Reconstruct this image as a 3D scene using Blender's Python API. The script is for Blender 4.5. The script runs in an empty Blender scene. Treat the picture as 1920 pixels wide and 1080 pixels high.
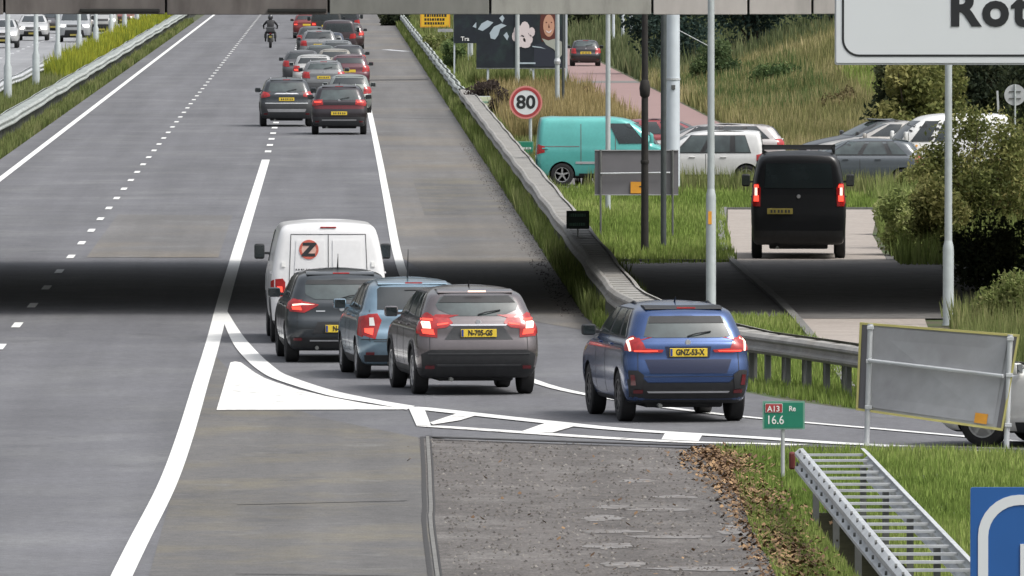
import bpy, bmesh, math, random
import numpy as np
from mathutils import Vector, Matrix
from mathutils.bvhtree import BVHTree
R = math.radians
random.seed(7); rng = np.random.default_rng(7)

# ---------------------------------------------------------------- camera
F = 24000.0; HC = 6.8
YAW = math.atan(340 / F); PITCH = math.atan(680 / F)
SC = bpy.context.scene
cam_d = bpy.data.cameras.new('camera'); cam = bpy.data.objects.new('camera', cam_d)
SC.collection.objects.link(cam); SC.camera = cam
cam_d.sensor_width = 36; cam_d.lens = F / 1920 * 36
cam_d.clip_start = 1; cam_d.clip_end = 20000
cam.location = (0, 0, HC); cam.rotation_euler = (math.pi / 2 - PITCH, 0, -YAW)
_fw = Vector((math.sin(YAW) * math.cos(PITCH), math.cos(YAW) * math.cos(PITCH), -math.sin(PITCH)))
_rt = Vector((math.cos(YAW), -math.sin(YAW), 0)); _up = _rt.cross(_fw)

def _dir(px, py): return _fw * F + _rt * (px - 960) + _up * (540 - py)
def G(px, py, z=0.0):
    d = _dir(px, py); t = (z - HC) / d.z
    return Vector((d.x * t, d.y * t, z))
def W(px, py, y):
    d = _dir(px, py); t = y / d.y
    return Vector((d.x * t, y, HC + d.z * t))
def DY(py): return G(960, py).y

# ---------------------------------------------------------------- light
SUN_EL, SUN_AZ = R(54), R(118)      # azimuth clockwise from +Y
w = bpy.data.worlds.new('World'); SC.world = w; w.use_nodes = True
nt = w.node_tree; nt.nodes.clear()
sky = nt.nodes.new('ShaderNodeTexSky'); sky.sky_type = 'NISHITA'; sky.sun_disc = False
sky.sun_elevation = SUN_EL; sky.sun_rotation = SUN_AZ; sky.dust_density = 4; sky.air_density = 1.2
hs = nt.nodes.new('ShaderNodeHueSaturation'); hs.inputs['Saturation'].default_value = 0.28
bg = nt.nodes.new('ShaderNodeBackground'); bg.inputs['Strength'].default_value = 0.13
wo = nt.nodes.new('ShaderNodeOutputWorld')
tcw = nt.nodes.new('ShaderNodeTexCoord'); sx_ = nt.nodes.new('ShaderNodeSeparateXYZ'); nt.links.new(tcw.outputs['Generated'], sx_.inputs[0])
mrw = nt.nodes.new('ShaderNodeMapRange'); mrw.inputs[1].default_value = 0; mrw.inputs[2].default_value = .9; mrw.inputs[3].default_value = .48; mrw.inputs[4].default_value = 1.75
nt.links.new(sx_.outputs['Z'], mrw.inputs[0]); vmw = nt.nodes.new('ShaderNodeVectorMath'); vmw.operation = 'SCALE'     # overcast: the zenith is brighter than the horizon
nt.links.new(hs.outputs[0], vmw.inputs[0]); nt.links.new(mrw.outputs[0], vmw.inputs['Scale'])
nt.links.new(sky.outputs[0], hs.inputs['Color']); nt.links.new(vmw.outputs[0], bg.inputs[0]); nt.links.new(bg.outputs[0], wo.inputs[0])
sd = bpy.data.lights.new('sun', 'SUN'); sd.energy = 1.4; sd.angle = R(14); sd.color = (1, .965, .91)
sun = bpy.data.objects.new('sun', sd); SC.collection.objects.link(sun)
_sv = Vector((math.sin(SUN_AZ) * math.cos(SUN_EL), math.cos(SUN_AZ) * math.cos(SUN_EL), math.sin(SUN_EL)))
sun.rotation_euler = _sv.to_track_quat('Z', 'Y').to_euler(); sun.location = (30, 100, 60)
SC.view_settings.view_transform = 'Standard'; SC.view_settings.look = 'None'
SC.view_settings.exposure = 0.35; SC.view_settings.gamma = 1

# ---------------------------------------------------------------- materials
def mat(name, col, rough=.8, metal=0, noise=None, coat=0, spec=.5, emit=None, bump=None, alt=None, stretch=None):
    """noise=(scale, amount) varies the value; alt=(colour, scale, lo, hi) blends patches of a second colour."""
    m = bpy.data.materials.new(name); m.use_nodes = True
    t = m.node_tree; p = t.nodes['Principled BSDF']
    p.inputs['Roughness'].default_value = rough; p.inputs['Metallic'].default_value = metal
    p.inputs['Coat Weight'].default_value = coat; p.inputs['Coat Roughness'].default_value = .08
    p.inputs['Specular IOR Level'].default_value = spec
    p.inputs['Base Color'].default_value = (*col, 1)
    src = None
    if noise or alt or bump:
        tc = t.nodes.new('ShaderNodeTexCoord')
        co = tc.outputs['Object']
        if stretch:
            mp = t.nodes.new('ShaderNodeMapping'); mp.inputs['Scale'].default_value = stretch
            t.links.new(co, mp.inputs[0]); co = mp.outputs[0]
    if alt:
        alts = alt if isinstance(alt, list) else [alt]
        for (c2, sc, lo, hi) in alts:
            n = t.nodes.new('ShaderNodeTexNoise'); n.inputs['Scale'].default_value = sc; n.inputs['Detail'].default_value = 6
            n.inputs['Roughness'].default_value = .62
            t.links.new(co, n.inputs['Vector'])
            mr = t.nodes.new('ShaderNodeMapRange'); mr.inputs[1].default_value = lo; mr.inputs[2].default_value = hi
            t.links.new(n.outputs[0], mr.inputs[0])
            mx = t.nodes.new('ShaderNodeMix'); mx.data_type = 'RGBA'
            if src: t.links.new(src, mx.inputs[6])
            else: mx.inputs[6].default_value = (*col, 1)
            mx.inputs[7].default_value = (*c2, 1)
            t.links.new(mr.outputs[0], mx.inputs[0]); src = mx.outputs[2]
    if noise:
        for (sc, am) in (noise if isinstance(noise, list) else [noise]):
            n = t.nodes.new('ShaderNodeTexNoise'); n.inputs['Scale'].default_value = sc; n.inputs['Detail'].default_value = 5
            t.links.new(co, n.inputs['Vector'])
            mr = t.nodes.new('ShaderNodeMapRange'); mr.inputs[1].default_value = .25; mr.inputs[2].default_value = .75
            mr.inputs[3].default_value = 1 - am; mr.inputs[4].default_value = 1 + am
            t.links.new(n.outputs[0], mr.inputs[0])
            mx = t.nodes.new('ShaderNodeVectorMath'); mx.operation = 'SCALE'
            if src: t.links.new(src, mx.inputs[0])
            else: mx.inputs[0].default_value = col
            t.links.new(mr.outputs[0], mx.inputs['Scale']); src = mx.outputs[0]
    if src: t.links.new(src, p.inputs['Base Color'])
    if bump:
        n = t.nodes.new('ShaderNodeTexNoise'); n.inputs['Scale'].default_value = bump[0]; n.inputs['Detail'].default_value = 4
        t.links.new(co, n.inputs['Vector'])
        b = t.nodes.new('ShaderNodeBump'); b.inputs['Strength'].default_value = bump[1]; b.inputs['Distance'].default_value = bump[2]
        t.links.new(n.outputs[0], b.inputs['Height']); t.links.new(b.outputs[0], p.inputs['Normal'])
    if emit:
        p.inputs['Emission Color'].default_value = (*emit[0], 1); p.inputs['Emission Strength'].default_value = emit[1]
    return m

def mat_vcol(name, rough=.8, trans=.0):
    m = bpy.data.materials.new(name); m.use_nodes = True
    t = m.node_tree; p = t.nodes['Principled BSDF']; p.inputs['Roughness'].default_value = rough
    p.inputs['Specular IOR Level'].default_value = .25
    a = t.nodes.new('ShaderNodeAttribute'); a.attribute_name = 'Col'
    t.links.new(a.outputs[0], p.inputs['Base Color'])
    if trans:
        tr = t.nodes.new('ShaderNodeBsdfTranslucent'); t.links.new(a.outputs[0], tr.inputs['Color']); mx = t.nodes.new('ShaderNodeMixShader'); mx.inputs[0].default_value = trans
        t.links.new(p.outputs[0], mx.inputs[1]); t.links.new(tr.outputs[0], mx.inputs[2]); t.links.new(mx.outputs[0], t.nodes['Material Output'].inputs[0])
    return m

def lane_wear(m, lo=.86, hi=1.13, sx=.85, sy=.012):
    t = m.node_tree; p = t.nodes['Principled BSDF']; src = p.inputs['Base Color'].links[0].from_socket
    tc = t.nodes.new('ShaderNodeTexCoord'); last = src
    for (a, b, l, h) in ((sx, sy, lo, hi), (.035, .11, .93, 1.07), (2.5, .05, .96, 1.04)):
        mp = t.nodes.new('ShaderNodeMapping'); mp.inputs['Scale'].default_value = (a, b, 1); t.links.new(tc.outputs['Object'], mp.inputs[0])
        n = t.nodes.new('ShaderNodeTexNoise'); n.inputs['Scale'].default_value = 1; n.inputs['Detail'].default_value = 3; t.links.new(mp.outputs[0], n.inputs['Vector'])
        mr = t.nodes.new('ShaderNodeMapRange'); mr.inputs[1].default_value = .32; mr.inputs[2].default_value = .68; mr.inputs[3].default_value = l; mr.inputs[4].default_value = h
        t.links.new(n.outputs[0], mr.inputs[0]); mx = t.nodes.new('ShaderNodeVectorMath'); mx.operation = 'SCALE'
        t.links.new(last, mx.inputs[0]); t.links.new(mr.outputs[0], mx.inputs['Scale']); last = mx.outputs[0]
    t.links.new(last, p.inputs['Base Color'])
_pc = {}
def paint(col, metal=.35, rough=.32, coat=.7):
    k = (col, metal, rough)
    if k not in _pc:
        _pc[k] = mat('car_paint', col, rough, metal, noise=[(1.7, .08), (14, .05)], coat=coat)
    return _pc[k]

M = {}
M['asphalt'] = mat('asphalt', (.112, .113, .122), .9, noise=[(45, .25), (9, .18), (1.2, .10), (.12, .08)], alt=[((.150, .152, .155), .35, .48, .76), ((.085, .085, .09), .9, .56, .80)], bump=(60, .4, .01), stretch=(1, .55, 1))
M['asphalt_grey'] = mat('asphalt_grey', (.108, .105, .102), .9, noise=[(30, .25), (6, .16), (.4, .1)], alt=[((.140, .128, .10), .45, .47, .66), ((.082, .08, .08), .8, .52, .72), ((.165, .165, .16), 1.3, .58, .80)], bump=(50, .4, .01), stretch=(1, .6, 1))
M['asphalt_shoulder'] = mat('asphalt_shoulder', (.118, .115, .113), .9, noise=[(30, .25), (6, .16), (.3, .1)], alt=[((.150, .134, .112), .12, .46, .68), ((.16, .16, .158), .5, .54, .78)], bump=(50, .4, .01), stretch=(1, .5, 1))
M['asphalt_opp'] = mat('asphalt_opposite', (.235, .24, .25), .9, noise=[(20, .12), (1, .08)], bump=(40, .4, .01))
M['gravel'] = mat('worn_paving', (.108, .099, .093), .92, noise=[(38, .5), (14, .4), (3, .22), (.8, .12)], alt=[((.18, .17, .16), .45, .5, .72), ((.09, .075, .065), 4.5, .56, .75)], bump=(40, .9, .03), stretch=(1, .7, 1))
M['puddle'] = mat('wet_patch', (.20, .192, .185), .7, noise=[(20, .3), (5, .3)], alt=((.118, .104, .094), 3.5, .42, .62))
M['line'] = mat('road_paint', (.70, .70, .68), .6, noise=[(18, .08), (2.2, .06)], alt=((.55, .55, .54), 7, .60, .80))
M['line_worn'] = mat('road_paint_worn', (.72, .71, .68), .65, noise=[(18, .10), (3, .1)], alt=[((.22, .215, .21), 3.2, .575, .64), ((.42, .41, .39), 11, .60, .75)])
M['line_far'] = mat('road_paint_dull', (.55, .56, .58), .65, noise=[(18, .08)])
M['seam'] = mat('road_seam_tar', (.035, .033, .032), .7, noise=[(12, .3)])
M['kerb'] = mat('kerb_concrete', (.15, .148, .14), .9, noise=[(9, .25), (2, .15)])
M['soil'] = mat('soil', (.07, .062, .04), .95, noise=[(5, .3), (.5, .2)], alt=((.055, .09, .025), .7, .42, .62))
M['brick_red'] = mat('red_brick_road', (.25, .165, .155), .9, noise=[(14, .14), (1, .08)])
M['brick_light'] = mat('light_pavers', (.30, .265, .235), .9, noise=[(9, .18), (1.2, .12)], bump=(12, .3, .02))
M['concrete'] = mat('fascia_concrete', (.33, .325, .29), .9, noise=[(1.1, .16), (6, .08)], alt=[((.15, .145, .13), 1.6, .52, .8)], stretch=(1, 1, .35), bump=(20, .3, .01))
M['concrete_dark'] = mat('fascia_concrete_sooty', (.145, .13, .12), .9, noise=[(1.1, .25), (6, .1)], alt=[((.07, .06, .055), 1.3, .45, .7)], stretch=(1, 1, .3))
M['concrete_mid'] = mat('fascia_concrete_grey', (.20, .20, .18), .9, noise=[(1.1, .18), (6, .1)], alt=[((.12, .12, .105), 1.3, .5, .75)], stretch=(1, 1, .3))
M['concrete_pale'] = mat('fascia_concrete_pale', (.47, .44, .41), .9, noise=[(.9, .16), (6, .08)], alt=[((.25, .24, .22), 1.0, .55, .85)], stretch=(1, 1, .3))
M['joint'] = mat('panel_joint', (.02, .02, .018), .9)
M['galv'] = mat('galvanised_steel', (.52, .54, .55), .5, .35, noise=[(3, .14), (.6, .1)], alt=((.34, .33, .31), 1.3, .55, .85))
M['galv_dull'] = mat('weathered_galvanised_steel', (.31, .30, .28), .65, .2, noise=[(2, .2), (9, .12)], alt=((.23, .21, .18), 1.2, .48, .8))
M['galv_green'] = mat('old_galvanised_steel', (.36, .39, .37), .6, .2, noise=[(2, .2), (.5, .15)], alt=((.25, .25, .22), 1.2, .5, .8))
M['galv_dark'] = mat('dark_steel', (.14, .145, .14), .6, .4, noise=[(5, .2)])
M['pole'] = mat('painted_pole_grey', (.42, .46, .46), .55, .15, noise=[(2, .10), (11, .06)])
M['pole_pale'] = mat('pale_mast', (.55, .60, .64), .5, .1, noise=[(3, .08)])
M['pole_dark'] = mat('dark_timber_pole', (.022, .020, .018), .85, noise=[(6, .3)])
M['pole_darkgrey'] = mat('dark_grey_pole', (.055, .065, .065), .6, noise=[(6, .2)])
M['sign_white'] = mat('sign_sheet_white', (.66, .69, .70), .5, noise=[(.8, .03)])
M['sign_black'] = mat('sign_black', (.018, .02, .022), .5)
M['sign_grey'] = mat('sign_back_grey', (.36, .36, .37), .6, .2, noise=[(1.2, .10), (7, .05)], alt=((.44, .45, .465), .9, .45, .7))
M['sign_grey_d'] = mat('sign_back_dark_grey', (.17, .165, .175), .6, .2, noise=[(2, .10)])
M['sign_yellow'] = mat('sign_yellow_edge', (.62, .56, .20), .5, noise=[(5, .1)])
M['sign_orange'] = mat('orange_sheet', (.75, .34, .04), .5, noise=[(9, .1)])
M['sign_red'] = mat('sign_red', (.36, .045, .05), .5, noise=[(8, .1)])
M['sign_green'] = mat('sign_green', (.015, .20, .125), .5, noise=[(9, .08)])
M['sign_greenedge'] = mat('sign_green_edge', (.16, .34, .26), .5)
M['sign_blue'] = mat('sign_blue', (.018, .10, .32), .45, noise=[(3, .06)])
M['rubber'] = mat('tyre_rubber', (.016, .016, .017), .85, noise=[(20, .2)])
M['rim'] = mat('alloy_rim', (.45, .45, .46), .35, .7, noise=[(9, .1)])
M['rim_dark'] = mat('dark_rim', (.05, .05, .055), .4, .6)
M['glass'] = mat('car_glass', (.018, .024, .026), .06, 0, noise=[(2.0, .3)], coat=.3, spec=.7)
M['glass_lt'] = mat('car_glass_sky_reflection', (.05, .068, .068), .08, 0, noise=[(3.2, .35)], alt=((.03, .04, .04), 2.0, .42, .66), coat=.3, spec=.7)  # paler cloudy colour paints sky reflections into the glass
M['plastic'] = mat('black_plastic', (.020, .021, .023), .6, noise=[(12, .2)])
M['plastic_g'] = mat('dark_trim', (.045, .047, .05), .5, noise=[(6, .15)])
M['chrome'] = mat('silver_trim', (.55, .56, .58), .3, .6)
M['lamp_red'] = mat('tail_lamp_red', (.34, .012, .012), .2, coat=.6, noise=[(14, .35)])
M['lamp_dark'] = mat('tail_lamp_dark', (.11, .008, .012), .2, coat=.6)
M['lamp_lit'] = mat('brake_lamp_lit', (.8, .06, .04), .3, emit=((1, .07, .04), 1.3))
M['lamp_hot'] = mat('brake_lamp_hot', (.9, .5, .4), .3, emit=((1, .62, .50), 1.2))
M['lamp_amber'] = mat('indicator_amber', (.75, .30, .05), .3)
M['lamp_white'] = mat('lamp_clear', (.75, .74, .72), .2, coat=.6)
M['head_lit'] = mat('headlamp_lit', (.8, .8, .8), .2, emit=((1, .98, .94), .9))
M['plate'] = mat('plate_yellow', (.72, .52, .045), .5)
M['plate_dim'] = mat('plate_yellow_dim', (.30, .25, .06), .5)
M['plate_blue'] = mat('plate_blue', (.02, .05, .25), .5)
M['white'] = mat('white_film', (.78, .78, .76), .5)
M['red_refl'] = mat('reflector_red', (.13, .025, .02), .6)
M['leafc'] = mat_vcol('foliage', trans=.42); M['grassc'] = mat_vcol('grass_blade', trans=.35); M['litter'] = mat_vcol('fallen_leaf')
M['bark'] = mat('bark', (.07, .055, .04), .9, noise=[(8, .3)])
M['jacket'] = mat('rider_jacket', (.018, .018, .02), .7, noise=[(6, .3)])
M['helmet'] = mat('rider_helmet', (.03, .03, .035), .25, coat=.7)
M['skin'] = mat('skin_print', (.55, .30, .20), .6)

for _k in ('asphalt', 'asphalt_grey', 'asphalt_shoulder', 'asphalt_opp', 'gravel'): lane_wear(M[_k])
# ---------------------------------------------------------------- object helpers
def _link(o, parent):
    SC.collection.objects.link(o)
    if parent is not None: o.parent = parent
    return o
def tag(o, label=None, cat=None, group=None, kind=None):
    if label: o['label'] = label
    if cat: o['category'] = cat
    if group: o['group'] = group
    if kind: o['kind'] = kind
    return o
def thing(name, label, cat, loc=(0, 0, 0), rotz=0, group=None):
    o = bpy.data.objects.new(name, None); o.empty_display_size = .2
    SC.collection.objects.link(o); o.location = loc; o.rotation_euler = (0, 0, rotz)
    return tag(o, label, cat, group)
def meshobj(name, verts, faces, m, parent=None, smooth=False, mats=None, idx=None, ang=35):
    me = bpy.data.meshes.new(name); me.from_pydata([tuple(v) for v in verts], [], faces)
    for mm in (mats or [m]): me.materials.append(mm)
    if idx is not None: me.polygons.foreach_set('material_index', idx)
    if smooth:
        me.polygons.foreach_set('use_smooth', [True] * len(me.polygons))
        try: me.set_sharp_from_angle(angle=R(ang))
        except Exception: pass
    me.update()
    return _link(bpy.data.objects.new(name, me), parent)

class MB:
    def __init__(s): s.v = []; s.f = []
    def add(s, vs, fs):
        n = len(s.v); s.v += [Vector(v) for v in vs]; s.f += [tuple(i + n for i in f) for f in fs]; return s
    def box(s, c, d, rot=None):
        c = Vector(c); hx, hy, hz = d[0] / 2, d[1] / 2, d[2] / 2
        vs = [Vector((x, y, z)) for x in (-hx, hx) for y in (-hy, hy) for z in (-hz, hz)]
        if rot is not None: vs = [rot @ v for v in vs]
        return s.add([v + c for v in vs], [(0, 1, 3, 2), (4, 6, 7, 5), (0, 4, 5, 1), (2, 3, 7, 6), (0, 2, 6, 4), (1, 5, 7, 3)])
    def bbox(s, c, d, b=.01, rot=None):
        bm = bmesh.new(); bmesh.ops.create_cube(bm, size=1)
        for v in bm.verts: v.co = Vector((v.co.x * d[0], v.co.y * d[1], v.co.z * d[2]))
        bmesh.ops.bevel(bm, geom=bm.edges[:], offset=b, segments=2, affect='EDGES', profile=.5)
        bm.verts.index_update(); vs = [v.co.copy() for v in bm.verts]; fs = [tuple(v.index for v in f.verts) for f in bm.faces]; bm.free()
        if rot is not None: vs = [rot @ v for v in vs]
        return s.add([v + Vector(c) for v in vs], fs)
    def tube(s, pts, r, n=10, cap=True):
        pts = [Vector(p) for p in pts]; k = len(pts)
        rs = r if isinstance(r, (list, tuple)) else [r] * k
        base = len(s.v)
        for i, p in enumerate(pts):
            t = (pts[min(i + 1, k - 1)] - pts[max(i - 1, 0)]).normalized()
            a = Vector((0, 1, 0)) if abs(t.y) < .9 else Vector((1, 0, 0))
            u = t.cross(a).normalized(); q = t.cross(u)
            s.v += [p + (u * math.cos(j * 2 * math.pi / n) + q * math.sin(j * 2 * math.pi / n)) * rs[i] for j in range(n)]
        for i in range(k - 1):
            for j in range(n):
                a0 = base + i * n + j; a1 = base + i * n + (j + 1) % n
                s.f.append((a0, a1, a1 + n, a0 + n))
        if cap:
            s.f.append(tuple(base + j for j in range(n))[::-1]); s.f.append(tuple(base + (k - 1) * n + j for j in range(n)))
        return s
    def lathe(s, prof, n=24, axis='Z', c=(0, 0, 0), cap=True):
        base = len(s.v); c = Vector(c)
        for (r, h) in prof:
            for j in range(n):
                a = j * 2 * math.pi / n
                if axis == 'Z': p = Vector((r * math.cos(a), r * math.sin(a), h))
                elif axis == 'X': p = Vector((h, r * math.cos(a), r * math.sin(a)))
                else: p = Vector((r * math.cos(a), h, r * math.sin(a)))
                s.v.append(p + c)
        for i in range(len(prof) - 1):
            for j in range(n):
                s.f.append((base + i * n + j, base + i * n + (j + 1) % n, base + (i + 1) * n + (j + 1) % n, base + (i + 1) * n + j))
        if cap and prof[0][0] > 0: s.f.append(tuple(base + j for j in range(n))[::-1])
        if cap and prof[-1][0] > 0: s.f.append(tuple(base + (len(prof) - 1) * n + j for j in range(n)))
        return s
    def prism(s, poly, y0, y1, fn=None):
        """poly in (a,b); extruded from y0 to y1; default maps (a,y,b)."""
        fn = fn or (lambda a, b, y: (a, y, b)); n = len(poly)
        return s.add([fn(a, b, y0) for a, b in poly] + [fn(a, b, y1) for a, b in poly],
                     [tuple(range(n))[::-1], tuple(range(n, 2 * n))] + [(i, (i + 1) % n, n + (i + 1) % n, n + i) for i in range(n)])
    def build(s, name, m, parent=None, smooth=False, ang=35):
        o = meshobj(name, s.v, s.f, m, parent, smooth, ang=ang)
        bm = bmesh.new(); bm.from_mesh(o.data); bmesh.ops.recalc_face_normals(bm, faces=bm.faces); bm.to_mesh(o.data); bm.free()
        if smooth:
            try: o.data.set_sharp_from_angle(angle=R(ang))
            except Exception: pass
        return o

def circ(cx, cy, r, n=24, ry=None):
    ry = ry or r
    return [(cx + r * math.cos(i * 2 * math.pi / n), cy + ry * math.sin(i * 2 * math.pi / n)) for i in range(n)]
def rrect(x0, y0, x1, y1, r, n=6):
    p = []
    for cx, cy, a0 in ((x1 - r, y1 - r, 0), (x0 + r, y1 - r, 90), (x0 + r, y0 + r, 180), (x1 - r, y0 + r, 270)):
        for i in range(n + 1):
            a = R(a0 + 90 * i / n); p.append((cx + r * math.cos(a), cy + r * math.sin(a)))
    return p

def text_mesh(txt, size, bold=0.0, ext=.002, sp=1.0):
    c = bpy.data.curves.new('t', 'FONT'); c.body = txt; c.size = size; c.align_x = 'CENTER'; c.align_y = 'CENTER'
    c.offset = bold; c.space_character = sp; c.extrude = ext; c.resolution_u = 4
    o = bpy.data.objects.new('t', c); SC.collection.objects.link(o)
    dg = bpy.context.evaluated_depsgraph_get(); me = bpy.data.meshes.new_from_object(o.evaluated_get(dg))
    bpy.data.objects.remove(o); bpy.data.curves.remove(c)
    return me
def text_obj(name, txt, size, m, parent, loc, sx=1, bold=0, rot=None, sp=1.0):
    me = text_mesh(txt, size, bold, sp=sp); me.materials.append(m)
    for v in me.vertices: v.co.x *= sx
    o = bpy.data.objects.new(name, me); _link(o, parent); o.location = loc
    o.rotation_euler = rot or (math.pi / 2, 0, 0)
    return o

def sheet(name, poly, z, m, label=None, kind='structure', parent=None, cat=None, sub=0, zf=None):
    """flat sheet from a world polygon (x, y)."""
    bm = bmesh.new(); vs = [bm.verts.new((p[0], p[1], z)) for p in poly]
    f = bm.faces.new(vs)
    if f.normal.z < 0: f.normal_flip()
    f.normal_update()
    if f.normal.z < 0: f.normal_flip()
    bmesh.ops.triangulate(bm, faces=bm.faces[:])
    me = bpy.data.meshes.new(name); bm.to_mesh(me); bm.free(); me.materials.append(m)
    o = _link(bpy.data.objects.new(name, me), parent)
    if kind: o['kind'] = kind
    if label: o['label'] = label
    return o
def P(*pts): return [G(x, y).xy for x, y in pts]
def smooth_path(pts, n=6):
    out = []
    for i in range(len(pts) - 1):
        p0 = pts[max(i - 1, 0)]; p1 = pts[i]; p2 = pts[i + 1]; p3 = pts[min(i + 2, len(pts) - 1)]
        for k in range(n):
            t = k / n
            out.append(tuple(.5 * (2 * b + (c - a) * t + (2 * a - 5 * b + 4 * c - d) * t * t + (3 * b - a - 3 * c + d) * t ** 3) for a, b, c, d in zip(p0, p1, p2, p3)))
    out.append(tuple(pts[-1])); return out
def inpoly(x, y, poly):
    c = np.zeros(len(x), bool); n = len(poly)
    for i in range(n):
        x1, y1 = poly[i]; x2, y2 = poly[(i + 1) % n]
        if y1 == y2: continue
        k = ((y1 > y) != (y2 > y)) & (x < (x2 - x1) * (y - y1) / (y2 - y1) + x1); c ^= k
    return c
# ---------------------------------------------------------------- ground and roads (world metres; +Y runs along the motorway)
FAR = 1500; NEAR = 40
def strip(name, left, right, z, m, label=None, kind='structure', n=5, parent=None):
    L = smooth_path(left, n); Rr = smooth_path(right, n); k = min(len(L), len(Rr)); v = []; f = []
    for i in range(k): v += [(L[i][0], L[i][1], z), (Rr[i][0], Rr[i][1], z)]
    for i in range(k - 1): f.append((2 * i, 2 * i + 1, 2 * i + 3, 2 * i + 2))
    o = meshobj(name, v, f, m, parent)
    bm = bmesh.new(); bm.from_mesh(o.data)
    for fc in bm.faces:
        if fc.normal.z < 0: fc.normal_flip()
    bm.to_mesh(o.data); bm.free()
    if kind: o['kind'] = kind
    if label: o['label'] = label
    return o
def offs(path, d):
    out = []
    for i, p in enumerate(path):
        a = Vector(path[max(i - 1, 0)][:2]); b = Vector(path[min(i + 1, len(path) - 1)][:2]); t = (b - a).normalized()
        out.append((p[0] + t.y * d, p[1] - t.x * d))
    return out
def mark(name, path, wdt, z=.012, m=None, n=5, label=None):
    p = smooth_path(path, n)
    return strip(name, offs(p, -wdt / 2), offs(p, wdt / 2), z, m or M['line'], label, n=1)

sheet('ground', [(-900, -200), (900, -200), (900, 4000), (-900, 4000)], -.02, M['soil'], 'grassy ground')
sheet('main_road', [(-9.6, NEAR), (1.2, NEAR), (1.35, 160), (1.35, 262), (1.45, 262), (1.45, FAR), (-9.6, FAR)], 0, M['asphalt'], 'grey asphalt of the three lane carriageway')
edge_r = [(4.4, FAR), (4.4, 240), (4.42, 222), (4.7, 206), (5.2, 196), (6.02, 186.5), (7.34, 179.7), (9.5, 171.5), (14, 158), (24, 136)]
lowL = [(-1.95, 210), (-.9, 190), (1.25, 170.5), (2.0, 168.5), (4.9, 166.2), (9, 164.4), (13, 154), (22, 131)]
ep = smooth_path(edge_r[1:], 6); lp = smooth_path(lowL[2:], 6)
sheet('slip_road', [(1.352, 262), (1.352, 170.5)] + lp + ep[::-1], .0, M['asphalt'], 'asphalt slip road joining from the right')
sheet('hard_shoulder', [(1.45, FAR), (1.45, 262.2)] + [(2.2, 240), (3.1, 222), (4.4, 214)] + [(4.4, 240), (4.4, FAR)], .004, M['asphalt_shoulder'], 'brownish grey asphalt hard shoulder')
sheet('gore_pavement', [(-1.9, NEAR), (1.16, NEAR), (1.16, 169.8), (-.2, 177), (-1.2, 187), (-1.9, 204)], .004, M['asphalt_grey'], 'grey pavement between motorway and slip road')
sheet('worn_paving', [(1.16, NEAR), (4.95, NEAR), (4.8, 140), (4.95, 165.6), (1.16, 169.6)], .006, M['gravel'], 'worn brownish paving beside the grass')
sheet('opposite_road', [(-26, NEAR), (-13.1, NEAR), (-13.1, FAR), (-26, FAR)], 0, M['asphalt_opp'], 'pale asphalt of the opposite carriageway')
sheet('service_road', [(7.7, 186), (9.0, 186), (9.7, 205), (10.3, 222), (11.0, 242), (11.3, 260), (11.9, 281), (13.1, 306), (9.5, 306), (8.3, 268), (8.15, 230), (7.95, 208)], .004, M['brick_light'], 'light paved service road leading under the overpass')
sheet('brick_road', [(10.0, 345), (13.4, 345), (13.3, FAR), (9.95, FAR)], .004, M['brick_red'], 'reddish brick road running away on the right')
sheet('brick_road_band', [(10.0, 552), (13.35, 552), (13.35, 559), (10.0, 559)], .010, M['kerb'], 'pale band across the brick road')
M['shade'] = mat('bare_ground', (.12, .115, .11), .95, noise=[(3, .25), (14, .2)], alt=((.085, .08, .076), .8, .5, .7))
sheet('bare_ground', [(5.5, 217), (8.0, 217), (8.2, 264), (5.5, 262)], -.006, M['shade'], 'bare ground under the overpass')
sheet('painted_shade_lane', [(5.5, 221), (60, 221), (60, 261), (5.5, 260)], .009, M['shade'], 'lane under the overpass, coloured dark for the bridge shadow')  # dark sheet over the pavers puts the deck's shadow into the ground colour
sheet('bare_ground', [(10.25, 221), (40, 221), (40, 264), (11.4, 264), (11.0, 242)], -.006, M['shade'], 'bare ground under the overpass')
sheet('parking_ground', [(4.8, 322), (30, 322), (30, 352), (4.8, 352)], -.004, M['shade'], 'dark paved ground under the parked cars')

# bank on the right
def sst(t): t = np.clip(t, 0, 1); return t * t * (3 - 2 * t)
def bank_z(x, y):
    x = np.asarray(x, float); y = np.asarray(y, float)
    return 2.1 * sst((x - 14.0) / 9) * sst((y - 372) / 150)
gx = np.linspace(13.6, 70, 40); gy = np.linspace(366, 1300, 70)
X, Y = np.meshgrid(gx, gy); Z = bank_z(X, Y) - .012 + .12 * np.sin(X * .9 + Y * .07) * sst((X - 15) / 4) * sst((Y - 380) / 60)
meshobj('bank', list(zip(X.ravel(), Y.ravel(), Z.ravel())), [(i * 40 + j, i * 40 + j + 1, (i + 1) * 40 + j + 1, (i + 1) * 40 + j) for i in range(69) for j in range(39)], M['soil'], smooth=True)['kind'] = 'structure'

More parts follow.
